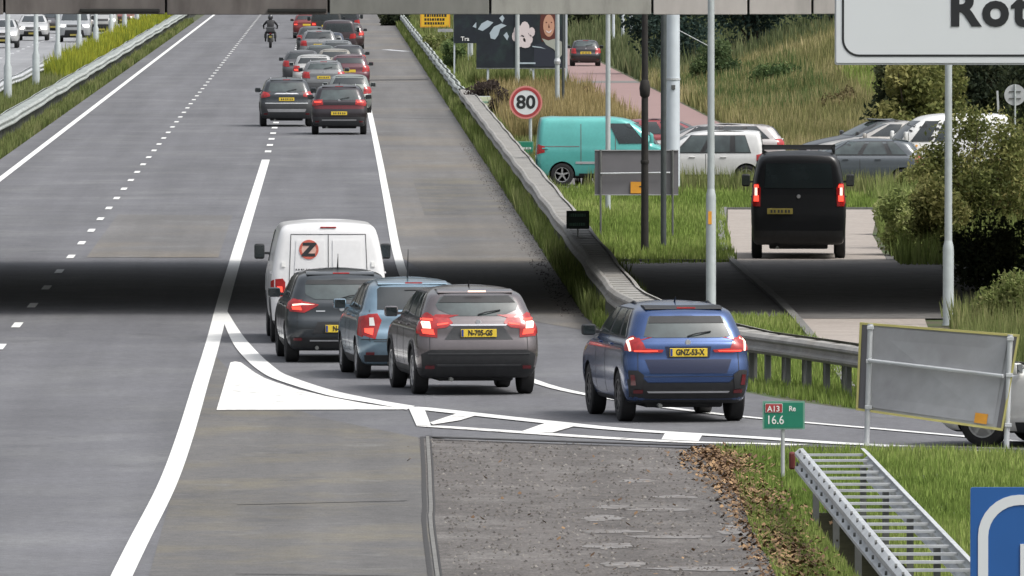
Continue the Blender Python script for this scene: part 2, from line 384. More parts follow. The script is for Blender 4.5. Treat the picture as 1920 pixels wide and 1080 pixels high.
for i, (pts, mm) in enumerate([([(1.5, 560), (4.3, 562), (4.3, 566), (1.5, 564)], 'seam'), ([(1.5, 452), (4.36, 449), (4.36, 449.8), (1.5, 452.8)], 'seam'),
        ([(2.2, 300), (4.3, 301), (4.3, 345), (2.2, 343)], 'asphalt_grey'), ([(-5.0, 262), (-2.3, 262), (-2.3, 300), (-5.0, 301)], 'asphalt_shoulder'),
        ([(-1.1, 150), (.9, 151), (.9, 151.12), (-1.1, 150.1)], 'seam'), ([(-1.0, 134), (.8, 133.5), (.8, 133.6), (-1.0, 134.08)], 'seam'), ([(-8.6, 151), (-5.5, 151.6), (-5.5, 151.7), (-8.6, 151.1)], 'seam')]):
    sheet('road_repair', pts, .0062 + i * .0003, M[mm], 'old repair or joint in the asphalt')
M['shade_soil'] = mat('soil_painted_shade', (.022, .022, .014), .95, noise=[(6, .3)], spec=0)  # near-black colour paints the shade between rungs and below the beam
sheet('bare_ground', [(5.44, 60), (6.06, 60), (6.12, 148.2), (5.50, 148.2)], -.010, M['shade_soil'], 'soil painted dark for the shade under the short guardrail')
# kerbs and joints
def bar_kerb(name, path, w_, h, m, label, z0=-.02):
    p = smooth_path(path, 4); a = offs(p, -w_ / 2); b = offs(p, w_ / 2); k = len(p); v = []; f = []
    for i in range(k): v += [(*a[i], z0), (*a[i], h), (*b[i], h), (*b[i], z0)]
    for i in range(k - 1):
        for j in range(3): f.append((4 * i + j, 4 * i + j + 1, 4 * i + 5 + j, 4 * i + 4 + j))
    f += [(0, 1, 2, 3), (4 * k - 1, 4 * k - 2, 4 * k - 3, 4 * k - 4)]
    o = MB().add(v, f).build(name, m); o['kind'] = 'structure'; o['label'] = label; return o
jp = [(1.02, NEAR), (1.07, 134), (1.13, 150), (1.19, 160), (1.24, 169.9)]
mark('tar_joint', [(x - .03, y) for x, y in jp], .05, .010, M['seam'], label='dark tar joint left of the worn paving')
bar_kerb('kerb', [(x + .045, y) for x, y in jp], .045, .018, M['kerb'], 'thin concrete edge of the worn paving')
mark('tar_joint', [(x + .085, y) for x, y in jp], .022, .011, M['seam'], label='second dark joint left of the worn paving')
mark('tar_joint', [(1.25, 170.0), (3.0, 168.5), (5.0, 166.9)], .28, .0105, M['seam'], label='dark joint along the top of the worn paving')
mark('tar_joint', [(1.3, 168.9), (3.0, 167.5), (5.0, 165.9)], .16, .0112, M['seam'], label='broken second joint above the worn paving')
bar_kerb('kerb', [(4.9, 166.3), (6.5, 165.6), (9, 164.6), (12.9, 153.8), (22, 131)], .12, .05, M['kerb'], 'low concrete edge between slip road and grass')
bar_kerb('kerb', [(7.6, 187), (7.88, 208), (8.08, 230), (8.2, 266), (9.4, 306)], .14, .07, M['kerb'], 'kerb on the left of the service road')
bar_kerb('kerb', [(9.4, 306.3), (13.1, 306.3)], .16, .05, M['kerb'], 'pale kerb at the end of the service road')
for (x0, y0, x1, y1) in ((5.75, 258.5, 8.0, 258.2),): bar_kerb('kerb', [(x0, y0), (x1, y1)], .12, .06, M['kerb'], 'kerb beside the dark poles under the overpass')

# wet streaks on the worn paving
for i, (px, py, w_, h_) in enumerate([(1195, 903, 66, 7), (1265, 933, 90, 6), (1150, 952, 70, 7), (1240, 957, 130, 6), (1130, 973, 90, 11), (1390, 995, 90, 20), (1150, 998, 120, 7), (1260, 1008, 190, 7), (1140, 1025, 110, 11), (1170, 1060, 90, 12), (1330, 1068, 220, 9)]):
    rr = random.Random(i); pts = []
    for k in range(22):
        a = k * 2 * math.pi / 22; q = .75 + .45 * rr.random()
        pts.append(G(px + math.cos(a) * w_ / 2 * q, py + math.sin(a) * h_ / 2 * q).xy)
    o = sheet('pale_streak', pts, .0095 + i * .0002, M['puddle'], 'pale worn streak in the paving')

# markings
mark('edge_line', [(-8.85, NEAR), (-8.85, 300), (-8.85, 600), (-8.85, FAR)], .19, n=8, label='solid white line on the left edge')
mark('main_line', [(-2.42, NEAR), (-2.36, 80), (-2.27, 112), (-2.22, 128), (-2.13, 140), (-1.99, 155), (-1.94, 170), (-1.93, 190), (-1.92, 210), (-1.94, 250), (-1.88, 371)], .23, n=6, label='solid white line between motorway and gore')
mark('edge_line', [(1.42, FAR), (1.42, 500), (1.4, 330), (1.38, 262), (1.55, 236), (2.05, 212), (3.0, 191), (4.3, 182.2), (5.7, 176.8), (7.66, 171.8), (8.8, 168.9), (12.5, 159), (21, 140)], .18, .013, n=8, label='solid white line right of the slip lane')
def dashes(name, x, y0, y1, step, ln, wd, label):
    b = MB(); y = y0
    while y < y1:
        b.add([(x - wd / 2, y, .012), (x + wd / 2, y, .012), (x + wd / 2, y + ln, .012), (x - wd / 2, y + ln, .012)], [(0, 1, 2, 3)]); y += step
    o = b.build(name, M['line']); o['kind'] = 'structure'; o['label'] = label; return o
dashes('lane_dashes', -5.33, 205 - 11.25 * 8, 1100, 11.25, 2.7, .15, 'white dashes between the left and middle lanes')
dashes('lane_dashes', -1.88, 383, 1100, 11.25, 3.2, .19, 'white dashes between the middle and right lanes')
def pxstrip(name, A, B, z, m, label):
    return strip(name, [tuple(G(x, y).xy) for x, y in A], [tuple(G(x, y).xy) for x, y in B], z, m, label, n=6)
pxstrip('gore_line', [(418, 603), (437, 645), (460, 674), (487, 697), (520, 714), (615, 743), (700, 758), (762, 770)],
        [(426, 585), (452, 626), (481, 660), (513, 689), (541, 706), (622, 733), (706, 751), (778, 763)], .0145, M['line'], 'curved white line along the gore tip')
mark('gore_line', [tuple(G(x, y).xy) for x, y in [(762, 765), (797, 768), (897, 779), (1027, 793), (1180, 808), (1413, 822), (1560, 832), (1760, 842), (1990, 852)]], .40, .0146, M['line'], label='thin white line along the slip road')
mark('gore_line', [tuple(G(x, y).xy) for x, y in [(803, 800), (980, 812), (1113, 821), (1280, 830), (1413, 833), (1500, 836)]], .38, .0122, M['line_worn'], label='lower thin white line of the hatched strip')
def pxpoly(name, pts, z, m, label): return sheet(name, P(*pts), z, m, label)
pxpoly('gore_triangle', [(432, 681), (441, 679), (452, 681), (478, 700), (498, 711), (520, 719), (560, 732), (615, 745), (690, 759), (765, 769), (406, 770)], .0125, M['line_worn'], 'white painted triangle in the gore')
pxpoly('gore_block', [(766, 766), (796, 769), (808, 800), (781, 800)], .0156, M['line'], 'short white bar across the hatched strip')
pxpoly('gore_block', [(860, 776), (898, 779), (862, 790), (812, 798), (806, 794)], .0156, M['line_worn'], 'slanted white bar in the hatched strip')
pxpoly('gore_block', [(1028, 793), (1087, 798), (1036, 813), (977, 811)], .0156, M['line_worn'], 'middle white bar in the hatched strip')
pxpoly('gore_block', [(1248, 812), (1317, 817), (1310, 829), (1240, 826)], .0156, M['line'], 'right white bar in the hatched strip')
b = MB()
for y in range(560, 1100, 12): b.box((-16.9, y, .006), (.15, 3, .008))
o = b.build('lane_dashes', M['line_far']); o['kind'] = 'structure'; o['label'] = 'white dashes on the opposite carriageway'
mark('edge_line', [(-13.6, 300), (-13.6, FAR)], .2, m=M['line_far'], n=8, label='edge line of the opposite carriageway')
mark('edge_line', [(3.0, 700), (4.1, 690)], .5, m=M['line_far'], n=3, label='short pale line at the far lay-by')

M['under'] = mat('soffit', (.30, .295, .28), .95, noise=[(2, .2)])
# ---------------------------------------------------------------- overpass
YD0, YD1 = 222.0, 257.0
zb = W(960, 27, YD0).z
ov = thing('overpass', 'concrete road bridge crossing above the motorway at the top of the photo', 'bridge', (0, YD0, 0))
def put(b, name, m, parent, **k):     # meshes built in world space under a moved Empty
    loc = parent.location
    for i, v in enumerate(b.v): b.v[i] = v - loc
    return b.build(name, m, parent, **k)
put(MB().box((5, (YD0 + YD1) / 2 + .3, zb + .55), (150, YD1 - YD0 - .4, 1.02)), 'deck', M['under'], ov)
put(MB().box((5, YD0 + .25, zb + 1.5), (150, .3, .85)), 'parapet', M['concrete'], ov)
def DX(px): return W(px, 20, YD0).x
jx = [-900, -596, -292, 8, 311, 616, 919, 1223, 1403, 1523, 1700, 2000, 2300, 2600]
fm = ['concrete_dark', 'concrete_dark', 'concrete_dark', 'concrete_dark', 'concrete_dark', 'concrete_mid', 'concrete', 'concrete_pale', 'concrete_pale', 'concrete_pale', 'concrete', 'concrete', 'concrete']
for i in range(len(jx) - 1):
    a, c = DX(jx[i]) + .02, DX(jx[i + 1]) - .02
    dz = [0, .01, 0, -.01, .008, 0][i % 6]
    p = put(MB().bbox(((a + c) / 2, YD0 + .04, zb + .5), (c - a, .14, 1.0 + dz), .012), 'fascia_panel', M[fm[i]], ov)
    if i < 5: p['label'] = 'soot darkened fascia panel'
put(MB().box((5, YD0 + .13, zb + .52), (40, .03, .98)), 'joint_backing', M['joint'], ov)
for (x, y) in ((-32, 241), (-13.0, 262), (24, 241), (40, 241)):
    put(MB().bbox((x, y, zb / 2), (1.0, 6 if y == 241 else 1, zb - .02), .05), 'pier', M['concrete'], ov)
# dark ledges low on the left panels
for (a, c) in ((150, 300), (502, 612)):
    put(MB().bbox(((DX(a) + DX(c)) / 2, YD0 - .06, zb + .07), (DX(c) - DX(a), .06, .06), .01), 'ledge', M['joint'], ov)

# ---------------------------------------------------------------- guard rails
def resample(path, step):
    P_ = [Vector((p[0], p[1], 0)) for p in path]; out = [P_[0].copy()]; acc = 0
    for a, b_ in zip(P_[:-1], P_[1:]):
        L = (b_ - a).length; t = step - acc
        while t <= L: out.append(a.lerp(b_, t / L)); t += step
        acc = (acc + L) % step if L < step - acc + 1e-9 or True else 0
    return out
def frames(pts):
    fr = []
    for i, p in enumerate(pts):
        t = (pts[min(i + 1, len(pts) - 1)] - pts[max(i - 1, 0)]).normalized(); fr.append((p, t, Vector((t.y, -t.x, 0))))
    return fr
WPROF = [(.00, .75), (.035, .745), (.085, .70), (.085, .665), (.03, .625), (.03, .575), (.085, .535), (.085, .50), (.035, .455), (.0, .45)]
def beam_mesh(fr, side, off, dz=None):
    prof = WPROF + [(o - .012, z) for o, z in WPROF[::-1]]
    v = []; f = []; n = len(prof)
    for k, (p, t, nr) in enumerate(fr):
        e = dz(k) if dz else 0
        for o, z in prof: q = p + nr * side * (off + o); v.append((q.x, q.y, z + e))
    for i in range(len(fr) - 1):
        for j in range(n): a = i * n + j; c = i * n + (j + 1) % n; f.append((a, c, c + n, a + n))
    f.append(tuple(range(n))); f.append(tuple(range((len(fr) - 1) * n, len(fr) * n)))
    return MB().add(v, f)
def guardrail(label, path, step, plate, width=.8, near_post=2, m='galv', group=None, seg=4.0, rung_h=.06, sides=(-1, 1), wob=.012, post_dark=True, bolts=False):
    dense = smooth_path(path, 12)
    fr = frames(resample(dense, seg)); o0 = fr[0][0]
    g = thing('guardrail', label, 'guardrail', (o0.x, o0.y, 0), 0, group)
    rr = random.Random(len(path) * 7 + int(o0.x * 10)); w_ = [rr.uniform(-wob, wob) for _ in fr]
    if wob > .01: fr = [(p + nr * wob * 1.6 * math.sin(k * 1.3 + rr.uniform(0, 1.2)), t, nr) for k, (p, t, nr) in enumerate(fr)]
    for s in sides: put(beam_mesh(fr, s, width / 2 - .085, lambda k: w_[k]), 'beam', M[m], g)
    rf = frames(resample(dense, step)); rf.sort(key=lambda q: q[0].y)
    def rung(b_, q):
        p, t, nr = q; rot = Matrix(((nr.x, t.x, 0), (nr.y, t.y, 0), (0, 0, 1)))
        b_.box((p.x, p.y, .75 - .03 - rung_h / 2), (width - .20, plate, rung_h), rot)
    def post(b_, q):
        p, t, nr = q[:3]; rot = Matrix(((nr.x, t.x, 0), (nr.y, t.y, 0), (0, 0, 1)))
        c = p + nr * q[3] * (width / 2 - .16); b_.box((c.x, c.y, .30), (.07, .10, .66), rot)
    for q in rf[:96]: b_ = MB(); rung(b_, q); put(b_, 'crosspiece', M[m], g)
    if len(rf) > 96:
        b_ = MB()
        for q in rf[96:]: rung(b_, q)
        o = put(b_, 'crosspiece', M[m], g); o['kind'] = 'stuff'
    pf = [(*q, s) for q in rf[::near_post] for s in sides]
    for q in pf[:96]: b_ = MB(); post(b_, q); put(b_, 'post', M['galv_dark'] if post_dark else M[m], g)
    if len(pf) > 96:
        b_ = MB()
        for q in pf[96:]: post(b_, q)
        o = put(b_, 'post', M['galv_dark'], g); o['kind'] = 'stuff'
    if bolts:
        for q in rf:
            p, t, nr = q
            for z, oo in ((.735, .055), (.60, .055)):
                c = p - nr * (width / 2 - .085 + oo); b_ = MB().lathe([(0, -.012), (.022, -.012), (.022, .012), (0, .012)], 8, 'X', (c.x - (.03 if z < .7 else 0), c.y, z + (.012 if z > .7 else 0)))
                put(b_, 'bolt', M['galv_dark'], g)
    return g
cx_r = [(4.99, 474), (4.97, 330), (4.95, 250), (4.92, 218), (5.08, 208), (5.60, 198.5), (6.38, 190.8), (7.08, 186.9), (7.8, 183.2), (10.1, 174.5), (15, 160)]
guardrail('long double guardrail with flat crosspieces curving beside the hard shoulder and slip road', cx_r[::-1], 1.33, .98, .58, 1, 'galv_dull', rung_h=.03, wob=.011)
guardrail('far single guardrail beyond the double one along the hard shoulder', [(4.85, 476), (4.84, 600), (4.83, 750), (4.85, 980)], 4.0, .12, .30, 1, 'galv_green', rung_h=.03, wob=.02)
guardrail('double guardrail on the left median beside the three lane carriageway', [(-10.38, 330), (-10.38, 500), (-10.38, 700), (-10.38, 980)], 2.0, 1.4, .56, 2, 'galv_green', rung_h=.03, wob=.02, seg=8)
guardrail('far left guardrail beside the opposite carriageway', [(-12.75, 400), (-12.75, 600), (-12.75, 980)], 4.0, .2, .35, 1, 'galv', rung_h=.03, wob=.03, seg=8)
lad = guardrail('short ladder like double guardrail starting in the foreground grass', [(5.72, 96), (5.74, 120), (5.80, 148.2)], 1.55, .10, .86, 4, 'galv', rung_h=.026, wob=.002, bolts=True)
b = MB().bbox((5.345, 148.15, .60), (.07, .16, .20), .02); put(b, 'end_reflector', M['red_refl'], lad)
# ---------------------------------------------------------------- cars
T_HATCH = (1.48, [(.19, .86, .22, .30, .22, .3), (.24, .92, .12, .18, .25, .35), (.36, .975, .03, .06, .28, .4), (.52, 1.0, .0, .0, .28, .45), (.66, 1.0, .015, .02, .28, .45),
    (.74, .995, .06, .12, .26, .45), (.82, .99, .08, .35, .26, .45), (.90, .98, .09, .70, .26, .4), (.96, .955, .11, 1.02, .25, .35), (1.00, .915, .14, 1.2, .24, .3),
    (1.12, .87, .20, 1.42, .24, .3), (1.25, .82, .28, 1.66, .24, .3), (1.36, .765, .37, 1.9, .24, .28), (1.398, .72, .50, 2.02, .24, .28), (1.432, .65, .70, 2.18, .3, .3), (1.462, .53, 1.05, 2.38, .3, .3), (1.48, .28, 1.5, 2.6, .2, .2)])
T_SUV = (1.64, [(.26, .86, .25, .3, .22, .3), (.32, .93, .12, .18, .22, .3), (.48, .985, .03, .05, .24, .4), (.66, 1.0, .0, .0, .24, .45), (.80, 1.0, .02, .02, .24, .45),
    (.90, .995, .05, .12, .24, .45), (1.0, .99, .06, .4, .24, .45), (1.06, .975, .07, .8, .24, .4), (1.10, .95, .09, 1.05, .22, .35), (1.14, .915, .12, 1.2, .22, .3),
    (1.27, .87, .19, 1.4, .22, .3), (1.40, .82, .27, 1.62, .22, .3), (1.51, .765, .36, 1.85, .22, .28), (1.552, .72, .50, 1.98, .22, .28), (1.590, .65, .72, 2.2, .28, .3), (1.620, .53, 1.1, 2.5, .28, .3), (1.64, .28, 1.6, 2.8, .2, .2)])
T_VAN = (1.95, [(.26, .88, .18, .25, .14, .25), (.32, .95, .08, .12, .14, .3), (.50, .985, .03, .03, .14, .35), (.75, 1.0, .02, 0, .14, .4), (.95, 1.0, .03, .05, .14, .4),
    (1.05, .995, .035, .3, .14, .4), (1.15, .985, .04, .7, .14, .35), (1.22, .975, .045, .95, .14, .3), (1.40, .945, .06, 1.2, .14, .25), (1.60, .905, .08, 1.5, .14, .22),
    (1.75, .865, .10, 1.75, .14, .22), (1.85, .82, .13, 1.95, .15, .22), (1.91, .73, .19, 2.2, .2, .2), (1.95, .45, .5, 2.6, .2, .2)])
T_SVAN = (1.8, [(.24, .90, .14, .25, .12, .25), (.30, .95, .06, .12, .12, .3), (.48, .985, .02, .03, .12, .35), (.70, 1.0, .01, 0, .12, .4), (.85, 1.0, .02, .06, .12, .4),
    (.93, .995, .025, .25, .12, .4), (1.0, .985, .03, .6, .12, .35), (1.06, .975, .035, .85, .12, .3), (1.25, .95, .05, 1.0, .12, .25), (1.45, .91, .07, 1.2, .12, .22),
    (1.60, .87, .09, 1.42, .12, .22), (1.71, .82, .12, 1.62, .13, .22), (1.77, .73, .18, 1.9, .2, .2), (1.80, .45, .45, 2.2, .2, .2)])
TT = {'svan': T_SVAN, 'hatch': T_HATCH, 'suv': T_SUV, 'van': T_VAN}

def outline(hw, yr, yf, rr, rf, L, ns=5, nc=5, nside=16):
    rr = min(rr, hw * .9); rf = min(rf, hw * .9, (L - yr - yf) * .4); Y1 = L - yf; p = []
    for i in range(ns): x = (hw - rr) * i / ns; p.append((x, yr + .05 * (x / hw) ** 2))
    e = .05 * ((hw - rr) / hw) ** 2
    for i in range(nc + 1): a = R(90) * i / nc; p.append((hw - rr + rr * math.sin(a), yr + e + rr - rr * math.cos(a)))
    y0 = yr + e + rr; y1 = Y1 - rf - .06
    for i in range(1, nside): p.append((hw, y0 + (y1 - y0) * i / nside))
    for i in range(nc + 1): a = R(90) * i / nc; p.append((hw - rf + rf * math.cos(a), y1 + rf * math.sin(a)))
    for i in range(1, ns + 1): x = (hw - rf) * (1 - i / ns); p.append((x, y1 + rf + .06 * (1 - (x / (hw - rf)) ** 2) * (i > 0)))
    return p + [(-x, y) for x, y in p[-2:0:-1]]

class Body:
    def __init__(s, kind, L, W_, H, res=3, keys=None):
        H0, tab = TT[kind] if keys is None else keys
        s.L, s.W, s.H, s.hw = L, W_, H, W_ / 2
        k = [(z * H / H0, w * s.hw, yr, yf, rr, rf) for z, w, yr, yf, rr, rf in tab]
        s.rows = smooth_path(k, res); s.keys = k
        v = []; f = []
        for (z, w, yr, yf, rr, rf) in s.rows:
            for x, y in outline(w, yr, yf, rr, rf, L): v.append((x, y, z + (-.012 * (x / w) ** 2 * (z > .8 * H))))
        n = len(v) // len(s.rows); s.n = n
        for i in range(len(s.rows) - 1):
            for j in range(n): f.append((i * n + j, i * n + (j + 1) % n, (i + 1) * n + (j + 1) % n, (i + 1) * n + j))
        # caps: bridge left/right halves so the roof stays smooth
        def cap(o, flip):
            q = []; h = n // 2
            for j in range(h):
                a, b_, c, d = j, j + 1, (n - j - 1) % n, (n - j) % n
                if j == 0: q.append((a, b_, c))
                elif j == h - 1: q.append((a, b_, d))
                else: q.append((a, b_, c, d))
            return [tuple(o + t for t in (w_[::-1] if flip else w_)) for w_ in q]
        f += cap(0, True) + cap((len(s.rows) - 1) * n, False)
        s.v, s.f = v, f; s.bvh = BVHTree.FromPolygons([Vector(q) for q in v], f)
    def at(s, z, i):          # interpolate a profile column at height z
        for a, b_ in zip(s.rows[:-1], s.rows[1:]):
            if a[0] <= z <= b_[0] and b_[0] > a[0]: t = (z - a[0]) / (b_[0] - a[0]); return a[i] + (b_[i] - a[i]) * t
        return s.rows[-1][i]
    def ray(s, axis, a, b_):
        if axis == 'rear': o, d = Vector((a, -3, b_)), Vector((0, 1, 0))
        elif axis == 'front': o, d = Vector((a, s.L + 3, b_)), Vector((0, -1, 0))
        elif axis == 'left': o, d = Vector((-4, a, b_)), Vector((1, 0, 0))
        elif axis == 'right': o, d = Vector((4, a, b_)), Vector((-1, 0, 0))
        else: o, d = Vector((a, b_, 5)), Vector((0, 0, -1))
        h, nr, _, _ = s.bvh.ray_cast(o, d)
        return (h, nr, d)
    def patch(s, name, poly, axis, m, parent, off=.006, step=.09, depth=.02, label=None, bulge=0):
        bm = bmesh.new(); vs = [bm.verts.new((a, b_, 0)) for a, b_ in poly]; bm.faces.new(vs)
        a0, a1 = min(p[0] for p in poly), max(p[0] for p in poly); b0, b1 = min(p[1] for p in poly), max(p[1] for p in poly)
        x = a0 + step
        while x < a1 - .01: bmesh.ops.bisect_plane(bm, geom=bm.verts[:] + bm.edges[:] + bm.faces[:], plane_co=(x, 0, 0), plane_no=(1, 0, 0)); x += step
        x = b0 + step
        while x < b1 - .01: bmesh.ops.bisect_plane(bm, geom=bm.verts[:] + bm.edges[:] + bm.faces[:], plane_co=(0, x, 0), plane_no=(0, 1, 0)); x += step
        bmesh.ops.remove_doubles(bm, verts=bm.verts[:], dist=.0005)
        bm.verts.index_update(); bm.edges.ensure_lookup_table()
        ca, cb = (a0 + a1) / 2, (b0 + b1) / 2; out = []
        for v in bm.verts:
            a, b_ = v.co.x, v.co.y; h = None
            for k in range(14):
                h, nr, d = s.ray(axis, a, b_)
                if h is not None: break
                a += (ca - a) * .08; b_ += (cb - b_) * .04
            if h is None: h, nr = Vector((a, 0, b_)), -d
            if nr.dot(d) > 0: nr = -nr
            q = (nr - d * 1.0).normalized()
            out.append((h + q * off, h - q * depth))
        V = [o[0] for o in out]; Fs = [tuple(v.index for v in f.verts) for f in bm.faces]
        N = len(V); back = {}
        for e in bm.edges:
            if len(e.link_faces) == 1:
                i, j = e.verts[0].index, e.verts[1].index
                for q in (i, j):
                    if q not in back: back[q] = len(V); V.append(out[q][1])
                Fs.append((i, j, back[j], back[i]))
        bm.free()
        o = meshobj(name, V, Fs, m, parent, True, ang=40)
        b2 = bmesh.new(); b2.from_mesh(o.data); bmesh.ops.recalc_face_normals(b2, faces=b2.faces)
        ref = s.ray(axis, ca, cb)[2]
        b2.faces.ensure_lookup_table(); sm = sum(f.normal.dot(ref) * f.calc_area() for f in b2.faces[:max(1, len(Fs) - len(back))])
        if sm > 0: bmesh.ops.reverse_faces(b2, faces=b2.faces[:])
        b2.to_mesh(o.data); b2.free()
        try: o.data.set_sharp_from_angle(angle=R(40))
        except Exception: pass
        if label: o['label'] = label
        return o

def mirror(poly): return [(-a, b_) for a, b_ in poly][::-1]

def wheel(parent, c, r, side, wdt=.21, rimm='rim', spokes=5):
    """wheel at c (outer face towards side = -1 left / +1 right)"""
    b_ = MB(); s = side
    prof = [(r * .62, -wdt), (r * .93, -wdt), (r, -wdt * .88), (r, -wdt * .12), (r * .965, -.008), (r * .80, .006), (r * .66, -.004), (r * .64, -.03), (r * .62, -.03)]
    b_.lathe([(q, h * s) for q, h in prof], 28, 'X', c)
    w_ = b_.build('wheel', M['rubber'], parent, smooth=True)
    b_ = MB(); ri = r * .645
    b_.lathe([(ri, -.09 * s), (ri, -.004 * s), (ri * .93, -.006 * s), (ri * .90, -.03 * s), (ri * .90, -.07 * s), (0, -.07 * s)], 28, 'X', c)
    rm = M['rim_dark'] if rimm == 'rim_dark' else M['galv_dark']
    b2 = MB()
    for k in range(spokes):
        a = k * 2 * math.pi / spokes + .3; ca, sa = math.cos(a), math.sin(a)
        pts = []
        for (rad, hwid) in ((ri * .16, ri * .13), (ri * .94, ri * .09)):
            for sg in (-1, 1): pts.append((rad, sg * hwid))
        def P3(rad, t, h): return (c[0] + h * s, c[1] + rad * ca - t * sa, c[2] + rad * sa + t * ca)
        vs = [P3(q, t, -.012) for q, t in pts] + [P3(q, t, -.045) for q, t in pts]
        b2.add(vs, [(0, 1, 3, 2), (4, 6, 7, 5), (0, 4, 5, 1), (2, 3, 7, 6), (0, 2, 6, 4), (1, 5, 7, 3)])
    b2.lathe([(ri * .99, -.02 * s), (ri * .99, -.002 * s), (ri * .91, -.004 * s), (ri * .91, -.02 * s)], 28, 'X', c)
    b2.lathe([(ri * .2, -.05 * s), (ri * .2, -.008 * s), (0, -.004 * s)], 12, 'X', c)
    o = b_.build('rim', rm, w_, smooth=True); 
    o2 = b2.build('spokes', M[rimm if rimm != 'rim_dark' else 'rim_dark'], w_)
    return w_

